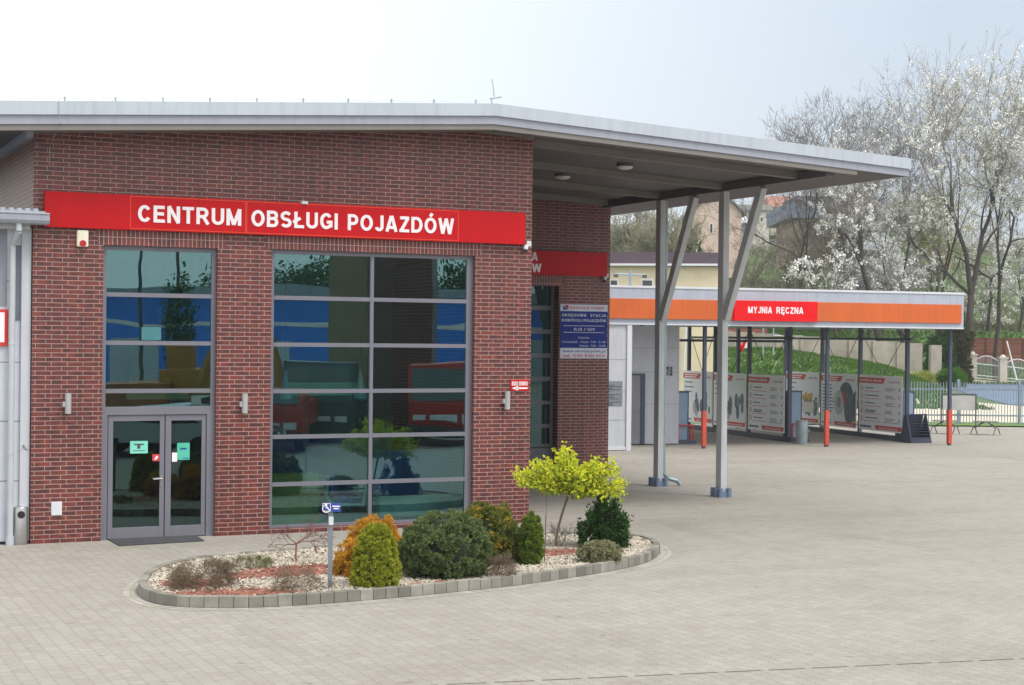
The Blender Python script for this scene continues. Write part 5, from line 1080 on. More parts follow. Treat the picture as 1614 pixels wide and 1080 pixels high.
# yellow tree
c = G(876, 862, .12); yt = thing('yellow_tree', c, 'small yellow-leaved tree with flat spreading crown and slanting stem', 'tree'); rg = np.random.default_rng(23); s = FPX / (c - CAM).dot(CF)
top = c + R0 * (20 / s) + UZ * (86 / s); l = MB(); l.path([c, c + R0 * .02 + UZ * .25, c + R0 * .10 + UZ * .55, top], .02, 8); l.build('trunk', mat('olive_bark', (.16, .13, .08), .9), yt, smooth=True)
segs = []; pts = []
def to(px, py, dy=0.): return hit(px, py, Vector(c) + F0 * dy, F0)
YL = ramp_leaf('yellow_leaf', (.50, .60, .04), (.95, .90, .07), nsc=7); YG_ = ramp_leaf('yellow_green_leaf', (.28, .42, .05), (.70, .76, .08), nsc=9)
arms = [(812, 745), (816, 758), (850, 766), (832, 745), (872, 768), (880, 730), (892, 706), (889, 716), (902, 722), (925, 738), (940, 728), (950, 748), (972, 742), (980, 762), (950, 776), (920, 776), (862, 735), (900, 750), (940, 762), (845, 728), (965, 730), (978, 775), (885, 745), (915, 745), (868, 752), (838, 755), (930, 752), (905, 765)]
pg = []
for (px, py) in arms:
    for dy in (-.45, -.22, 0, .22, .45):
        e = to(px + rg.uniform(-8, 8), py + rg.uniform(-5, 5), dy * rg.uniform(.5, 1)); mid_ = top.lerp(e, .5) + UZ * .02; segs.append((top.copy(), mid_, .010, .006, 1)); segs.append((mid_, e, .006, .003, 0))
        for k in range(34):
            f = rg.uniform(.12, 1.0) ** .6; q_ = top.lerp(e, f) + Vector(rg.normal(0, .042, 3)) + UZ * (.045 * math.sin(f * 3.1)); (pg if (k < 12 or f < .5) else pts).append(list(q_ - UZ * (.05 if k < 12 else 0)))
V, Fc = seg_mesh(segs, 4); big('branches', V, Fc, BARK, yt)
for nm, arr, mm in (('crown', pts, YL), ('lower_leaves', pg, YG_)):
    P = np.array(arr); N = unit(rg.normal(0, 1, P.shape) + np.array([0, 0, .6])); V, Fc = blades(P, N, 5, .04, .03, .7, rg); big(nm, V, Fc, mm, yt)
# disabled parking sign post
c = G(520, 930, .1); sp_ = thing('parking_sign', c, 'small blue disabled parking sign on a grey post in the flower bed', 'sign'); s = FPX / (c - CAM).dot(CF)
l = MB(); l.obox(c + UZ * (124 / s / 2), R0 * .028, F0 * .028, UZ * (124 / s / 2)); l.build('post', mat('post_grey', lin(120, 128, 138), .5), sp_, bevel=.004)
zt_ = c.z + 124 / s; l = MB(); a = hit(508, 806.5, c - F0 * .05, F0); b = hit(537.5, 793, c - F0 * .05, F0); W_ = (b - a).dot(R0); H_ = b.z - a.z; l.obox((a + b) / 2, R0 * W_ / 2, F0 * .006, UZ * H_ / 2); l.build('plate', SIGNBLUE, sp_)
l = MB(); ll = Vector((a.x, a.y, a.z)); n_ = -F0
def fr(mb, u0, u1, v0, v1): flat(mb, ll, R0, UZ, u0 * W_, u1 * W_, v0 * H_, v1 * H_, .010, .003)
fr(l, .02, .45, .03, .09); fr(l, .02, .45, .91, .97); fr(l, .02, .05, .09, .91); fr(l, .42, .45, .09, .91)
def P2_(u, v): return ll + R0 * u * W_ + UZ * v * H_ + n_ * .009
# wheelchair symbol: head, body, seat, leg, wheel arc
for k in range(10):
    a0 = k / 10 * 6.283; a1 = (k + 1) / 10 * 6.283; r0 = .006; cc = P2_(.2, .8); 
l.lathe(P2_(.2, .8), [(.018, 0), (.018, .003)], 12, axis=n_)
l.tube(P2_(.2, .72), P2_(.215, .42), .008, n=5); l.tube(P2_(.215, .44), P2_(.30, .44), .008, n=5); l.tube(P2_(.30, .44), P2_(.35, .2), .008, n=5); l.tube(P2_(.205, .58), P2_(.28, .58), .006, n=5)
prv = None
for k in range(15):
    an = R_(100 + k * 18); cc = P2_(.215, .33) + R0 * math.cos(an) * .05 + UZ * math.sin(an) * .05
    if prv is not None: l.tube(prv, cc, .006, n=5)
    prv = cc
fr(l, .54, .95, .56, .70); fr(l, .61, .88, .30, .43); l.build('symbol', WHITE, sp_)
l = MB(); cc = hit(522, 821, c - F0 * .04, F0); l.obox(cc, R0 * .03, F0 * .012, UZ * .055); l.build('clamp', PANELW, sp_)
exec_bg = True

# ================= FENCES AND WALLS BEHIND =================
FB = mat('fence_blue_grey', lin(134, 148, 164), .5, 0, .05)
a = G(1300, 668); b = G(1512, 670); u = (b - a).normalized(); v = UZ.cross(u); st_ = G(1445, 669) - u * 6; L_ = 34
pf2 = thing('picket_fence', st_, 'blue grey metal picket fence at the far edge of the yard', 'fence'); l = MB(); k = 0; x = 0
while x < L_:
    p = st_ + u * x; l.obox(p + UZ * .92, u * .017, v * .012, UZ * .88); x += .125
l.build('pickets', FB, pf2); l = MB()
for z in (.4, 1.5): l.obox(st_ + u * L_ / 2 + UZ * z + v * .03, u * L_ / 2, v * .016, UZ * .03)
l.build('rail', FB, pf2)
x = (G(1513, 670) - st_).dot(u); step = (G(1610, 671) - G(1513, 670)).length
for k in range(-3, 5):
    xx = x + k * step
    if 0 < xx < L_: l = MB(); l.obox(st_ + u * xx + UZ * .95 + v * .06, u * .06, v * .04, UZ * .98); l.build('post', FB, pf2)
# ornamental fence with piers
PIER = mat('pier_stone', lin(205, 196, 184), .85, 0, .08, 3); WIRE = mat('ornamental_white', lin(205, 205, 205), .5)
pxs = [1421, 1497, 1532, 1580, 1630, 1680]; base_y = [596, 598, 603, 608, 613, 618]
def onray(px, py, depth): return DP(px, py, depth)
of = thing('ornamental_fence', onray(1497, 598, 114), 'ornamental fence with pale stone piers and white arched railing panels', 'fence'); prevp = None
for px, py in list(zip(pxs, base_y))[1:]:
    c = onray(px, py, 114); H_ = 1.9; l = MB(); l.obox(c + UZ * (H_ / 2 - .3), R0 * .26, F0 * .26, UZ * (H_ / 2 + .3)); l.obox(c + UZ * (H_ + .05), R0 * .32, F0 * .32, UZ * .05); l.lathe(c + UZ * (H_ + .1), [(.22, 0), (.15, .12), (.03, .18)], 8); l.build('pier', PIER, of)
    if prevp is not None:
        a, b = prevp, c; d = (b - a); l = MB(); n2 = 14; arc = []
        for i in range(n2 + 1):
            f = i / n2; arc.append(a + d * f + UZ * (1.45 + .5 * math.sin(math.pi * f)))
        l.path(arc, .045, 5); l.tube(a + UZ * 1.35, b + UZ * 1.35, .04, n=5); l.tube(a + UZ * .55, b + UZ * .55, .035, n=5); l.tube(a + UZ * .35, b + UZ * .35, .03, n=5)
        for i in range(1, 22): f = i / 22; l.tube(a + d * f + UZ * .35, a + d * f + UZ * (1.42 + .5 * math.sin(math.pi * f)), .012, n=3)
        l.build('railing', WIRE, of)
        l = MB(); dd = d.normalized(); vv = UZ.cross(dd); l.obox((a + b) / 2 + UZ * -.05, d / 2 - dd * .27, vv * .15, UZ * .3); l.build('plinth', PIER, of)
    prevp = c
# concrete wall of panels and posts
CW = mat('concrete_wall', lin(158, 150, 138), .9, 0, .2, 1.2, .4, 10, island=.08)
cw = thing('concrete_wall', on_terr(1300, 106), 'weathered grey concrete panel wall along the grass bank', 'wall'); l = MB(); lp = MB()
pxw = list(range(1150, 1480, 38))
for a_, b_ in zip(pxw[:-1], pxw[1:]):
    A_ = onray(a_, 560, 106); B_ = onray(b_, 560, 106); zt = 3.5 - (524 + (a_ - 1150) * .055 - 537) / FPX * 106 - .0; d = B_ - A_; A_.z = B_.z = 0; 
    l.add([A_ + UZ * .8, B_ + UZ * .8, B_ + UZ * zt, A_ + UZ * zt, A_ + UZ * .8 + F0 * .15, B_ + UZ * .8 + F0 * .15, B_ + UZ * zt + F0 * .15, A_ + UZ * zt + F0 * .15], [(0, 1, 2, 3), (4, 5, 6, 7), (3, 2, 6, 7), (0, 4, 7, 3), (1, 5, 6, 2)])
    lp.obox(A_ + UZ * (zt + .8) / 2, R0 * .12, F0 * .1, UZ * (zt + .1 - .8) / 2)
l.build('panel', CW, cw); 
A_ = onray(1474, 560, 106); A_.z = 0; zt = 3.5 - (544 - 537) / FPX * 106; lp.obox(A_ + UZ * (zt + .6) / 2, R0 * .35, F0 * .3, UZ * (zt - .4) / 2); lp.build('post', CW, cw)
# red brown fence
BF = mat('brown_fence_boards', lin(124, 70, 62), .8, 0, .15, 1, island=.15)
bf_ = thing('board_fence', onray(1500, 560, 124), 'reddish brown horizontal board fence behind the ornamental railing', 'fence'); l = MB(); lp = MB()
A_ = onray(1496, 566, 124); B_ = onray(1700, 566, 124); A_.z = B_.z = 0; zt0 = 3.5 - (535 - 543) / FPX * 124; n_b = 9; d = B_ - A_
for i in range(n_b):
    z = 1.5 + (zt0 - 1.5) * i / n_b; l.obox((A_ + B_) / 2 + UZ * (z + .12), d / 2, F0 * .03, UZ * (zt0 - 1.5) / n_b * .46)
for i in range(8): lp.obox(A_ + d * i / 7 + UZ * (zt0 + 1.2) / 2 - F0 * .06, R0 * .07, F0 * .05, UZ * (zt0 - 1.2) / 2)
l.build('boards', BF, bf_); lp.build('post', mat('fence_post_brown', lin(110, 66, 48), .8), bf_)
# leaning white pole
l = MB(); l.tube(onray(1587, 538, 112), onray(1603, 600, 110), .05, n=6); tag(l.build('leaning_pole', WIRE, origin=onray(1603, 600, 110)), 'thin white pole leaning over the ornamental fence', 'pole')
# street objects: red-white banner on line behind wash
bn = thing('cloth_banner', onray(1170, 548, 96), 'crumpled red and white cloth hanging behind the wash bay', 'banner'); l = MB(); l.add([onray(1160, 553, 96), onray(1171, 553, 96), onray(1178, 534, 96), onray(1172, 538, 96.1), onray(1169, 545, 95.9), onray(1166, 534, 96)], [(0, 1, 4, 5), (1, 2, 3, 4)]); l.build('red_cloth', REDB, bn); l = MB(); l.add([onray(1173, 549, 96.02), onray(1180, 548, 96), onray(1180, 530, 96), onray(1177, 535, 96.1)], [(0, 1, 2, 3)]); l.build('white_cloth', WHITE, bn)
# clothes pole / post behind
for px in (1203, 1219):
    l = MB(); l.tube(on_terr(px, 100), on_terr(px, 100) + UZ * 2.1, .05, n=6); 
    if px == 1219: l.tube(on_terr(px, 100) + UZ * 1.3, on_terr(px, 100) + UZ * 1.3 + R0 * .5, .04, n=5)
    tag(l.build('garden_post', ZINC, origin=on_terr(px, 100)), 'grey post on the grass bank, %s of the two' % ('left' if px == 1203 else 'right'), 'post')

# ================= HOUSES =================
def wall_at(px0, px1, yt, yb, depth, thick=8.): 
    a = onray(px0, yb, depth); b = onray(px1, yb, depth); t = onray((px0 + px1) / 2, yt, depth); return a, b, t.z
def house(name, px0, px1, ytop, ybot, depth, wallm, roofm, label, wins=(), ridge=0, gable=False, thick=9., roofh=.5, over=.3, cat='building'):
    a, b, zt = wall_at(px0, px1, ytop, ybot, depth); z0 = min(a.z, b.z) - 1; b.z = a.z = z0; W_ = (b - a).length; g = thing(name, a, label, cat)
    l = MB(); l.obox((a + b) / 2 + F0 * thick / 2 + UZ * (zt - z0) / 2, R0 * W_ / 2, F0 * thick / 2, UZ * (zt - z0) / 2)
    if gable: l.prism([a + UZ * (zt - z0), b + UZ * (zt - z0), (a + b) / 2 + UZ * (zt - z0 + ridge)], F0 * thick)
    l.build('wall', wallm, g)
    r = MB(); 
    if gable:
        top = (a + b) / 2 + UZ * (zt - z0 + ridge)
        for e, s in ((a, -1), (b, 1)):
            e2 = e + UZ * (zt - z0) + R0 * s * .4 - UZ * .25; r.prism([e2 - F0 * .3, top - F0 * .3, top - F0 * .3 + UZ * .22, e2 - F0 * .3 + UZ * .22], F0 * (thick + .6))
    elif ridge:
        c0 = a + UZ * (zt - z0) - R0 * over - F0 * over; c1 = b + UZ * (zt - z0) + R0 * over - F0 * over; m0 = c0 + F0 * (thick / 2 + over) + UZ * ridge + R0 * W_ * .12; m1 = c1 + F0 * (thick / 2 + over) + UZ * ridge - R0 * W_ * .12; c2 = c1 + F0 * (thick + 2 * over); c3 = c0 + F0 * (thick + 2 * over)
        r.add([c0, c1, c2, c3, m0, m1], [(0, 1, 5, 4), (1, 2, 5), (2, 3, 4, 5), (3, 0, 4), (0, 3, 2, 1)])
    else: r.obox((a + b) / 2 + F0 * thick / 2 + UZ * (zt - z0 + roofh / 2 + .01), R0 * (W_ / 2 + over), F0 * (thick / 2 + over), UZ * roofh / 2)
    r.build('roof', roofm, g)
    wf = mat('window_frame_white', (.7, .7, .68), .5); wg = mat('window_dark_glass', (.05, .06, .075), .15)
    for (x0, x1, y0, y1) in wins:
        A_ = onray(x0, y1, depth); B_ = onray(x1, y0, depth); ww = (B_ - A_).dot(R0); hh = B_.z - A_.z; c = (A_ + B_) / 2
        l = MB(); l.obox(c - F0 * .02, R0 * ww / 2, F0 * .03, UZ * hh / 2); f = l.build('window', wf, g); l = MB()
        n = 2 if ww > hh * 1.1 else 1
        for k in range(n): l.obox(c + R0 * ((k - (n - 1) / 2) * ww / n) - F0 * .055, R0 * (ww / n / 2 - .07), F0 * .006, UZ * (hh / 2 - .07))
        l.build('pane', wg, f)
    return g
BROOF = mat('brown_roof_edge', lin(88, 74, 84), .7, 0, .1, 1)
hs_ = house('yellow_building', 930, 1131, 419, 640, 76, CREAM, BROOF, 'pale yellow flat-roofed building behind the left part of the car wash', [(960, 975, 440, 468), (1010, 1030, 440, 468), (1041, 1055, 440, 468)], thick=14, roofh=.62, over=.25)
l = MB(); a = onray(930, 417, 75.7); b = onray(1131, 417.5, 75.7); l.obox((a + b) / 2, (b - a) / 2, F0 * .06, UZ * .05); l.build('gutter', PANELW, hs_)
l = MB(); l.tube(onray(1077, 600, 75.8), onray(1082, 500, 75.8), .06, n=6); l.build('downpipe', PANELW, hs_)
# T shaped lamp mast in front of the yellow wall
tm = thing('lamp_mast', onray(1107, 460, 70), 'grey mast with two small floodlights on a crossbar above the wash roof', 'lamp post'); l = MB(); l.tube(WP(-.1, 6, 4.1), WP(-.1, 6, 5.95), .05, n=8)
c = WP(-.1, 6, 5.8); l.tube(c - WA * .55, c + WA * .55, .03, n=6); l.build('mast', ZINC, tm); l = MB()
for s in (-1, 1): l.obox(c + WA * s * .55 - UZ * .06, WA * .07, WB * .05, UZ * .05)
l.build('floodlight', DGREY, tm); tm.location = c; 
for ch in tm.children:
    me = ch.data; off = ORIG[tm.name] - c; me.transform(Matrix.Translation(off))
ORIG[tm.name] = c.copy()
PEACH = mat('peach_plaster', lin(205, 182, 168), .85, 0, .08, 1); GRROOF = mat('grey_roof_tiles', lin(118, 118, 124), .8, 0, .12, 1); LG = mat('pale_facade', lin(196, 190, 182), .85, 0, .06, .5); ORW = mat('ochre_facade', lin(158, 134, 116), .85); BLR = mat('blue_grey_roof', lin(104, 116, 138), .7); RDR = mat('red_tiles', lin(150, 104, 90), .8, 0, .1, 1)
house('gable_house', 1090, 1168, 335, 420, 150, PEACH, GRROOF, 'peach rendered house with grey gable roof behind the canopy posts', [(1118, 1124, 352, 368)], ridge=2.2, gable=True, thick=14)
house('long_block', 1150, 1212, 332, 400, 230, LG, mat('flat_roof_grey', lin(150, 146, 145), .8), 'long pale block on the hillside between the two front canopy posts', [(1158 + i * 10, 1163 + i * 10, 342, 350) for i in range(5)], thick=14, roofh=.8)
house('white_roof_shed', 1142, 1180, 352, 398, 200, mat('shed_grey', lin(140, 145, 150), .8), mat('pale_roof', lin(196, 200, 206), .6), 'low grey house with pale hipped roof beside the front canopy post', ridge=1.4, thick=8)
house('flat_roof_villa', 1256, 1330, 345, 400, 176, ORW, BLR, 'ochre villa with layered dark blue flat roofs behind the bare trees', [(1262, 1275, 352, 366), (1290, 1300, 352, 366), (1312, 1326, 352, 366)], thick=14, roofh=1.7, over=1.0)
house('villa_top_storey', 1262, 1330, 316, 340, 178, BLR, mat('dark_flat_roof', lin(90, 96, 110), .7), 'dark blue upper storey above the ochre villa', [(1276, 1290, 322, 332)], thick=8, roofh=.4, over=.6)
house('white_house', 1350, 1440, 345, 430, 190, mat('white_render', lin(206, 210, 214), .85), GRROOF, 'white rendered house behind the blossoming tree trunk', [(1365, 1373, 360, 374), (1400, 1408, 360, 374)], ridge=3, thick=12)
house('red_roof_house', 1440, 1500, 345, 430, 205, PEACH, RDR, 'pinkish house with red tiled roof behind the blossoms', [(1455, 1461, 356, 368)], ridge=3.2, thick=12)
house('chimney_house', 1215, 1252, 326, 360, 240, LG, RDR, 'small far house with red roof left of the dark blue villa', [(1226, 1231, 336, 344)], ridge=2.0, thick=10)
house('garden_shed', 1335, 1385, 395, 440, 150, mat('shed_slate', lin(96, 102, 116), .8), GRROOF, 'dark slate coloured shed on the slope behind the blossoms', ridge=.8, thick=6)
house('low_shed', 1140, 1204, 528, 560, 112, mat('shed_rough', lin(150, 146, 140), .9), mat('rusty_roof', lin(140, 84, 80), .8), 'low grey shed with dull red roof edge at the top of the grass bank', thick=5, roofh=.42, over=.2)
# parked car on the hillside
def car(P, yaw, m_, label, s=1., group=None):
    g = thing('parked_car', P, label, 'car', group); u = Vector((math.cos(yaw), math.sin(yaw), 0)); v = UZ.cross(u)
    prof_ = [(-2.1, .35), (-2.15, .75), (-1.95, .95), (-1.35, 1.0), (-.8, 1.42), (.7, 1.46), (1.5, 1.0), (2.1, .85), (2.15, .4)]
    l = MB(); l.prism([P + u * x * s - v * .85 * s + UZ * z * s for x, z in prof_], v * 1.7 * s); l.build('body', m_, g, bevel=.06)
    l = MB()
    for sd in (-1, 1): l.prism([P + u * x * s + v * sd * .852 * s + UZ * z * s for x, z in [(-1.2, 1.02), (-.75, 1.36), (.65, 1.38), (1.3, 1.02)]], v * sd * .01)
    l.build('side_window', BLACK, g)
    for x in (-1.35, 1.35):
        for sd in (-1, 1): l = MB(); c = P + u * x * s + v * sd * .8 * s + UZ * .33 * s; l.tube(c - v * .1, c + v * .1, .33 * s, n=16); l.build('wheel', BLACK, g)
    for sd in (-1, 1): l = MB(); l.obox(P + u * 2.14 * s + v * sd * .6 * s + UZ * .68 * s, u * .02, v * .18, UZ * .08); l.build('headlight', WHITE, g)
    return g
P = on_terr(1198, 160); car(P, th * -1 + .2, mat('car_white', lin(210, 212, 215), .3), 'white car parked on the hillside, seen between the canopy posts')

# ================= TREES =================
def tree(name, px, ytop, depth_, seed, label, depth=7, spread=.5, r0=.16, kids=2, blossom=0, leaves=None, group=None, upb=.22, tw=.0095, shrink=.78, mat_c=None, trunk=.26, wander=.12, bs=.085, lean=0.):
    rg = np.random.default_rng(seed); base = on_terr(px, depth_); H_ = DP(px, ytop, depth_).z - base.z
    g = thing(name, base, label, 'tree', group); segs = []
    branch(segs, Vector((0, 0, -.3)), Vector((lean, rg.uniform(-.05, .05), 1)).normalized(), H_ * trunk, 1., depth, rg, kids, spread, wander, shrink, upb, None, 3, .62)
    zs = sorted(s[1].z for s in segs); k = H_ / zs[int(len(zs) * .997)]; bs_ = Vector(base)
    segs = [(bs_ + a * k, bs_ + b * k, max(r0 * r1, tw), max(r0 * r2, tw * .8), d) for a, b, r1, r2, d in segs]
    thick = [s for s in segs if s[4] >= depth - 2]; thin = [s for s in segs if s[4] < depth - 2]
    V, Fc = seg_mesh(thick, 6); big('trunk', V, Fc, BARK, g); V, Fc = seg_mesh(thin, 3); big('crown', V, Fc, mat_c or TWIG, g)
    if blossom:
        pool = [s for s in thin if s[4] <= 3]; nc = blossom // 22; idx = rg.integers(0, len(pool), nc); C = []
        for i in idx:
            a, b = pool[i][0], pool[i][1]; 
            for q in range(22): C.append(list(a.lerp(b, rg.random() * 1.4 - .2) + Vector(rg.normal(0, .11, 3))))
        V, Fc = quads(np.array(C), bs, rg); big('blossom', V, Fc, BLOS, g)
    if leaves:
        pool = [s for s in thin if s[4] <= 1]; idx = rg.integers(0, len(pool), leaves[1]); A = np.array([list(pool[i][1]) for i in idx]) + rg.normal(0, .15, (leaves[1], 3)); V, Fc = quads(A, leaves[2], rg); big('leaves', V, Fc, leaves[0], g)
    return g
BLOS = mat('blossom_white', lin(234, 234, 230), .8, 0, .06, 2, island=.2); SPR = ramp_leaf('spring_green', (.22, .26, .06), (.50, .52, .16), nsc=1.); BUD = ramp_leaf('brown_buds', (.24, .20, .15), (.42, .38, .28), nsc=1.)
TWD = mat('twig_dark', (.13, .108, .1), .9, 0, .3, 6)
HAZEL = ramp_leaf('willow_haze', (.18, .18, .12), (.32, .32, .22), nsc=1.); WT = mat('willow_twig', lin(146, 142, 122), .9)
GT = 'bare trees behind the car wash'; GB = 'blossoming trees right of the canopy'
tree('bare_tree', 1262, 172, 118, 31, 'leafless tree rising above the canopy edge, leftmost of the bare ones', mat_c=TWD, group=GT, leaves=(BUD, 1500, .05), spread=.52)
tree('bare_tree', 1322, 150, 122, 32, 'leafless tree above the canopy just left of its tip', mat_c=TWD, group=GT, leaves=(BUD, 2000, .05), spread=.5)
tree('bare_tree', 1372, 158, 126, 45, 'leafless tree right above the canopy tip', mat_c=TWD, group=GT, leaves=(BUD, 2500, .05), spread=.5)
tree('blossom_tree', 1388, 215, 112, 33, 'white blossoming tree with dark forked trunk in front of the white house', spread=.55, r0=.3, blossom=7000, group=GB)
tree('bare_tree', 1432, 118, 124, 34, 'tall leafless tree right of the canopy tip', mat_c=TWD, group=GT, leaves=(BUD, 3500, .06), spread=.5, r0=.15)
tree('blossom_tree', 1474, 108, 121, 46, 'slender tall tree with sparse blossom beside the tallest ones', group=GB, blossom=5000, spread=.46, r0=.13, leaves=(BUD, 2500, .06), bs=.07)
tree('blossom_tree', 1521, 88, 113, 35, 'tall blossoming tree with ivy-dark trunk above the brown fence', spread=.52, r0=.32, blossom=12000, group=GB, leaves=(SPR, 1500, .08), bs=.075)
tree('blossom_tree', 1568, 74, 117, 36, 'tallest blossoming tree near the right edge', spread=.52, r0=.18, blossom=13000, group=GB, leaves=(SPR, 1500, .08), bs=.075)
tree('blossom_tree', 1622, 84, 119, 47, 'tall blossoming tree cut by the right edge', spread=.52, r0=.18, blossom=11000, group=GB, bs=.075)
tree('blossom_tree', 1556, 300, 135, 37, 'low blossoming tree in front of the tall ones at the right edge', spread=.7, r0=.16, blossom=9000, group=GB, upb=.1, bs=.075)
tree('budding_tree', 1478, 265, 128, 38, 'tree with fresh yellow green leaves between the blossoming ones', spread=.55, r0=.2, blossom=2500, leaves=(SPR, 6500, .09))
tree('blossom_tree', 1436, 345, 116, 39, 'low white blossoming tree right above the orange wash band', spread=.7, r0=.16, blossom=6000, group=GB, upb=.1, bs=.075)
tree('blossom_tree', 1606, 360, 134, 48, 'low blossoming tree overhanging the brown fence at the right edge', spread=.7, r0=.13, blossom=7000, group=GB, upb=.1, bs=.075)
tree('willow_tree', 1000, 316, 118, 40, 'olive grey bushy willow behind the yellow building', kids=4, depth=5, spread=.42, r0=.16, leaves=(HAZEL, 7000, .06), mat_c=WT, tw=.016)
tree('willow_tree', 1052, 335, 112, 41, 'greyer willow between the two canopy posts', kids=4, depth=5, spread=.42, r0=.14, leaves=(HAZEL, 5000, .06), mat_c=WT, tw=.016)
tree('bare_tree', 1252, 322, 135, 42, 'low spreading leafless tree above the red wash sign', mat_c=TWD, group=GT, spread=.6, r0=.15, leaves=(BUD, 1500, .05), upb=.2)
tree('bare_tree', 1192, 375, 140, 43, 'small leafless tree on the green slope beside the front canopy post', mat_c=TWD, group=GT, spread=.5, depth=6, r0=.08, leaves=(BUD, 1500, .06))
tree('bare_tree', 1322, 395, 108.6, 44, 'short dark leafless tree close behind the wash roof', mat_c=TWD, group=GT, spread=.6, depth=6, r0=.15, blossom=2500, upb=.2, lean=-.5)
tree('bare_tree', 1268, 345, 138, 50, 'low dense leafless tree below the ochre villa', mat_c=TWD, group=GT, spread=.7, r0=.1, leaves=(BUD, 3500, .07), upb=.1)
tree('bare_tree', 1308, 352, 141, 51, 'second low leafless tree below the ochre villa, nearer the blossoms', mat_c=TWD, group=GT, spread=.7, r0=.1, leaves=(HAZEL, 4500, .07), upb=.1)
tree('bare_tree', 1222, 352, 146, 52, 'leafless bush-like tree on the slope above the red wash sign', mat_c=WT, group=GT, spread=.7, r0=.1, leaves=(HAZEL, 4000, .07), upb=.1)
tree('bare_tree', 1300, 250, 128, 49, 'leafless tree with rising limbs in front of the ochre villa', mat_c=TWD, group=GT, spread=.5, r0=.16, leaves=(BUD, 1500, .05))
def hpx(yt, yb, d): return (yb - yt) / FPX * d
# evergreen behind gable house
def conifer(name, base, w_, H_, m_, label, n=3500, seed=1, f=egg, bl=(.3, .09)):
    s = shrub(name, (base.x, base.y, base.z, w_ / 2, w_ / 2, H_), f, n, 4, bl, m_, label, 'tree', .3, 4, .5, .3, seed=seed, rc=.22, per=12); return s
conifer('spruce_tree', on_terr(1087, 112), 3.0, hpx(360, 520, 112), DJ, 'dark green spruce left of the peach gable house', seed=51, f=cone)
conifer('yew_tree', on_terr(1503, 113), 1.9, hpx(425, 540, 113), ramp_leaf('yew_brown', (.05, .06, .02), (.13, .12, .04)), 'dark brown green evergreen beside the tall blossom trunk', 2600, seed=52)
conifer('ivy_bush', on_terr(1482, 112), 1.6, hpx(515, 590, 112), DJ, 'dark green bush at the end of the concrete wall', 1800, seed=53)
# shrubs and brush on the hillside
HB = ramp_leaf('hillside_brush', (.09, .10, .05), (.22, .22, .12))
k = 0
rg = np.random.default_rng(60); brushV = []; brushF = []; off = 0
Pn = []
for i in range(16000):
    d = rg.uniform(134, 250); s = (rg.uniform(950, 1700) - 807) * d / FPX; P = CAM + F0 * d + R0 * s; z = terr(d, s); Pn.append((P.x, P.y, z + abs(rg.normal(0, .9)) * (1 if math.sin(s * .35 + d * .11) > -.2 else .2)))
Pn = np.array(Pn); N = unit(rg.normal(0, .5, Pn.shape) + np.array([0, 0, 1.])); V, Fc = blades(Pn, N, 4, .8, .05, .4, rg); tag(big('hillside_brush', V, Fc, HB), 'tangled olive grey brush covering the hillside between houses', 'brush', kind='stuff')
# grass tufts on the bank
Pn = []
for i in range(26000):
    d = rg.uniform(84, 132); px = rg.uniform(1130, 1614); s = (px - 807) * d / FPX
    if s > 25 and d < 109: 
        continue
    if s > 25 and 90 < d < 112.5: continue
    P = CAM + F0 * d + R0 * s; Pn.append((P.x, P.y, terr(d, s)))
Pn = np.array(Pn); N = unit(rg.normal(0, .25, Pn.shape) + np.array([0, 0, 1.])); V, Fc = blades(Pn, N, 4, .22, .05, .4, rg)
tag(big('bank_grass', V, Fc, ramp_leaf('bank_grass_green', (.05, .11, .02), (.12, .23, .04))), 'bright green spring grass on the bank behind the car wash', 'grass', kind='stuff')
for px, py, w_, h_, lb, sd_ in ((1500, 603, 30, 17, 'clump of long-leaved plants spilling beside the first stone pier', 71), (1455, 606, 36, 14, 'yellow green low plant behind the picket fence', 72)):
    c = onray(px, py, 100); s = FPX / 100; z = c.z - .1
    shrub('bank_plant', (c.x, c.y, z, w_ / 2 / s, w_ / 3 / s, h_ / s), dome, 900, 5, (.4, .05), GRASS if sd_ == 71 else SPR, lb, 'plant', .2, 4, .6, .9, seed=sd_, stem=False, rc=.15, per=12)

# ================= WHAT THE WINDOWS MIRROR (stands in front of the facade) =================
def mir(P): return Vector((P.x, -P.y, P.z))
def mdir(v): return Vector((v.x, -v.y, v.z))
MF = mdir(F0); MR = mdir(R0)
def MP(px, py, depth): return mir(DP(px, py, depth))
def MG(px, py): return mir(G(px, py))
BLHALL = mat('hall_blue', lin(25, 125, 230), .6)
# long blue hall
a = MP(60, 465, 112); b = MP(530, 462, 112); hz = a.z; a.z = b.z = 0
hb = thing('blue_hall', (a + b) / 2, 'long bright blue warehouse across the yard, mirrored in the windows', 'building'); c = MP(420, 465, 112); c.z = 0; l = MB(); l.obox(c + UZ * 3.1 + MF * 8, MR * 34, MF * 8, UZ * 3.1); l.build('wall', BLHALL, hb)
l = MB(); l.obox(c + UZ * 6.5 + MF * 8, MR * 34.5, MF * 8.5, UZ * .3); l.build('roof', mat('hall_roof', lin(150, 160, 170), .5), hb)
l = MB()
for k in range(7): l.obox(c + UZ * 1.6 + MR * (-27 + k * 9) - MF * .03, MR * 1.7, MF * .02, UZ * 1.6)
l.build('gate', mat('hall_gate', lin(190, 196, 204), .5), hb); l = MB(); l.obox(c + UZ * 4.3 - MF * .03, MR * 33.9, MF * .02, UZ * .18); l.build('stripe', WHITE, hb)
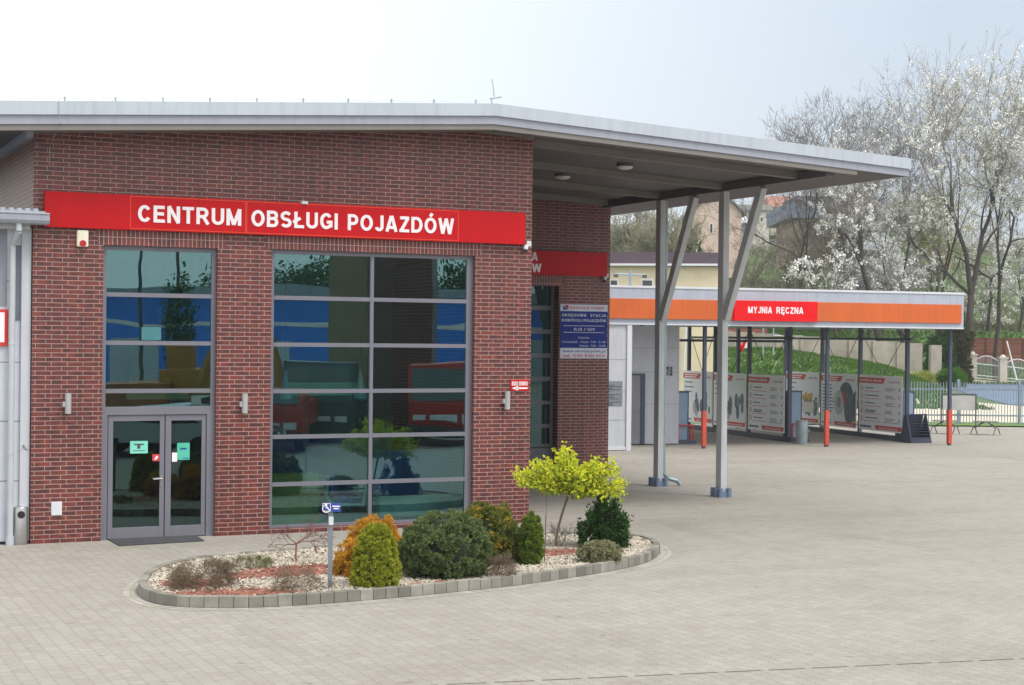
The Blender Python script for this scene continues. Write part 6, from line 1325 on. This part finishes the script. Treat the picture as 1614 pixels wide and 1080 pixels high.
# brick tower opposite
c = MG(634, 800); c = MP(634, 560, 58); c.z = 0; tw_ = thing('brick_tower', c, 'tall brick stair tower with tan side panel opposite the windows', 'building'); l = MB(); l.obox(c + UZ * 3.6 + MF * 2, MR * 1.15, MF * 2, UZ * 3.6); l.build('wall', BRICK, tw_)
l = MB(); l.obox(c - MR * 1.85 + UZ * 3.7 + MF * 2, MR * .69, MF * 2, UZ * 3.7); l.build('tan_panel', mat('tan_panel', lin(150, 130, 100), .7), tw_)
# trucks
def truck(P, m_, label, w_=2.3, h_=2.7, L_=5.5, cargo=None):
    g = thing('truck', P, label, 'truck'); f_ = -MF; r_ = MR
    l = MB(); c = P; l.prism([c - r_ * w_ / 2 + UZ * .5, c - r_ * w_ / 2 + UZ * 1.35, c - r_ * w_ / 2 + MF * .35 + UZ * h_, c - r_ * w_ / 2 + MF * 1.9 + UZ * h_, c - r_ * w_ / 2 + MF * 1.9 + UZ * .5], r_ * w_); l.build('cab', m_, g, bevel=.06)
    l = MB(); n_ = (MF * .35 + UZ * (h_ - 1.35)).normalized(); q = c + UZ * 1.45 + MF * .02; l.obox(c + MF * .17 + UZ * (1.35 + (h_ - 1.35) * .5) - MF * .03, r_ * (w_ / 2 - .12), MF * .01, n_ * (h_ - 1.35) * .4); l.build('windscreen', mat('windscreen', (.1, .13, .13), .1), g)
    l = MB(); l.obox(c + UZ * .85 - MF * .02, r_ * .45, MF * .015, UZ * .1); l.build('number_plate', WHITE, g)
    for s in (-1, 1): l = MB(); l.obox(c + UZ * .85 + r_ * s * (w_ / 2 - .35) - MF * .02, r_ * .2, MF * .015, UZ * .1); l.build('headlight', WHITE, g)
    l = MB(); l.obox(c + UZ * .5 - MF * .03, r_ * w_ / 2, MF * .1, UZ * .14); l.build('bumper', DGREY, g)
    for x in (1.0, L_ - 1):
        for s in (-1, 1): l = MB(); cc = c + MF * x + r_ * s * (w_ / 2 - .15) + UZ * .5; l.tube(cc - r_ * .14, cc + r_ * .14, .5, n=18); l.build('wheel', BLACK, g)
    l = MB(); l.obox(c + MF * (2 + (L_ - 2) / 2) + UZ * (1.1 if not cargo else 1.7), r_ * w_ / 2, MF * (L_ - 2) / 2, UZ * (.35 if not cargo else 1.0)); l.build('load_bed', cargo or m_, g)
TR_RED = mat('truck_red', lin(190, 45, 30), .35)
truck(MG(502, 702), mat('truck_dark', lin(60, 75, 85), .3), 'dark cab-over truck parked opposite the large window')
truck(MG(704, 704), TR_RED, 'red truck parked opposite the right half of the large window', 2.3, 2.6)
truck(MG(420, 716), TR_RED, 'red truck with low bonnet parked beside the dark truck', 2.2, 1.9)
# excavator
P = MG(300, 668); ex = thing('excavator', P, 'yellow excavator with raised arm mirrored above the entrance doors', 'excavator'); YE = mat('machine_yellow', lin(180, 120, 25), .5)
l = MB(); l.obox(P + UZ * 1.6 + MF * 1.2, MR * 1.2, MF * 1.2, UZ * .6); l.obox(P + UZ * 2.6 - MR * .5 + MF * 1, MR * .5, MF * .6, UZ * .6); l.build('body', YE, ex, bevel=.05)
l = MB(); l.path([P + MR * .4 + UZ * 1.6, P + MR * 1.4 + UZ * 4.0, P + MR * 3.2 + UZ * 3.4, P + MR * 3.6 + UZ * 1.6], .2, 6); l.obox(P + MR * 3.6 + UZ * 1.2, MR * .4, MF * .4, UZ * .4); l.build('arm', YE, ex)
l = MB()
for s in (-1, 1): l.obox(P + UZ * .45 + MR * s * .9 + MF * 1.2, MR * .3, MF * 1.7, UZ * .45)
l.build('track', BLACK, ex)
P = MG(225, 665); l = MB(); l.obox(P + UZ * .85, MR * 1.5, MF * 2.5, UZ * .75); tag(l.build('brown_skip', mat('skip_brown', lin(150, 85, 40), .6), origin=P), 'brown steel skip mirrored above the entrance doors', 'skip')
# lamp posts mirrored
lp0 = None
for px, lb in ((223, 'slim dark lamp post mirrored left above the entrance'), (281, 'slim dark lamp post mirrored right above the entrance')):
    P = MP(px, 600, 75); P.z = 0
    if lp0 is None:
        lp0 = thing('lamp_post', P, lb, 'lamp post', 'lamp posts across the yard'); l = MB(); l.tube(P, P + UZ * 9, .11, .06, 8); l.build('pole', DGREY, lp0); l = MB(); l.tube(P + UZ * 8.9, P + UZ * 9.2 + MR * 1.2, .05, n=6); l.obox(P + UZ * 9.2 + MR * 1.5, MR * .35, MF * .12, UZ * .06); l.build('lamp_head', DGREY, lp0)
    else: copy_thing(lp0, P, label=lb)
for px, yt, d_, w_, lb, sd_ in ((285, 432, 72, 1.5, 'young dark tree mirrored above the entrance doors', 81), (490, 408, 128, 7., 'dark bushy tree mirrored above the blue hall', 82), (745, 405, 125, 6, 'dark tree mirrored at the right edge of the large window', 83), (380, 415, 135, 7, 'broad dark tree behind the blue hall', 84)):
    P = MP(px, 560, d_); P.z = 0; H_ = 3.5 + (528 - yt) / FPX * d_
    t_ = thing('mirrored_tree', P, lb, 'tree'); l = MB(); l.tube(P, P + UZ * H_ * .6, .16, .08, 7); l.build('trunk', BARK, t_); rg = np.random.default_rng(sd_); n_ = 7000 if w_ > 3 else 1500; Q = rg.normal(0, 1, (n_, 3)); Q = unit(Q) * rg.uniform(.3, 1, (n_, 1)) ** .5 * (1 + .25 * np.sin(Q[:, :1] * 4)) * np.array([w_ / 2, w_ / 2, H_ * .34]) + np.array([P.x, P.y, H_ * .66]); V, Fc = quads(Q, .17 if w_ > 3 else .10, rg); big('crown', V, Fc, DJ, t_)
for px, m_, lb in ((255, mat('van_white', lin(200, 204, 208), .3), 'white car parked opposite the entrance'), (330, mat('car_dark', lin(50, 56, 66), .3), 'dark car parked opposite the entrance')):
    P = MG(px, 720); car(P, th, m_, lb)

# ================= HAZE =================
hz_ = MB(); hz_.obox(CAM + F0 * 150 + UZ * 17.5, R0 * 520, F0 * 400, UZ * 22.4); hzm = bpy.data.materials.new('haze_air'); hzm.use_nodes = True; nn = hzm.node_tree; nn.nodes.clear()
ho = nn.nodes.new('ShaderNodeOutputMaterial'); hv = nn.nodes.new('ShaderNodeVolumePrincipled'); hv.inputs['Color'].default_value = (.93, .95, 1, 1); hv.inputs['Density'].default_value = .00045; hv.inputs['Anisotropy'].default_value = .2; nn.links.new(hv.outputs[0], ho.inputs['Volume'])
tag(hz_.build('haze', hzm), 'thin pale spring haze over the yard and hillside', 'haze', kind='stuff')
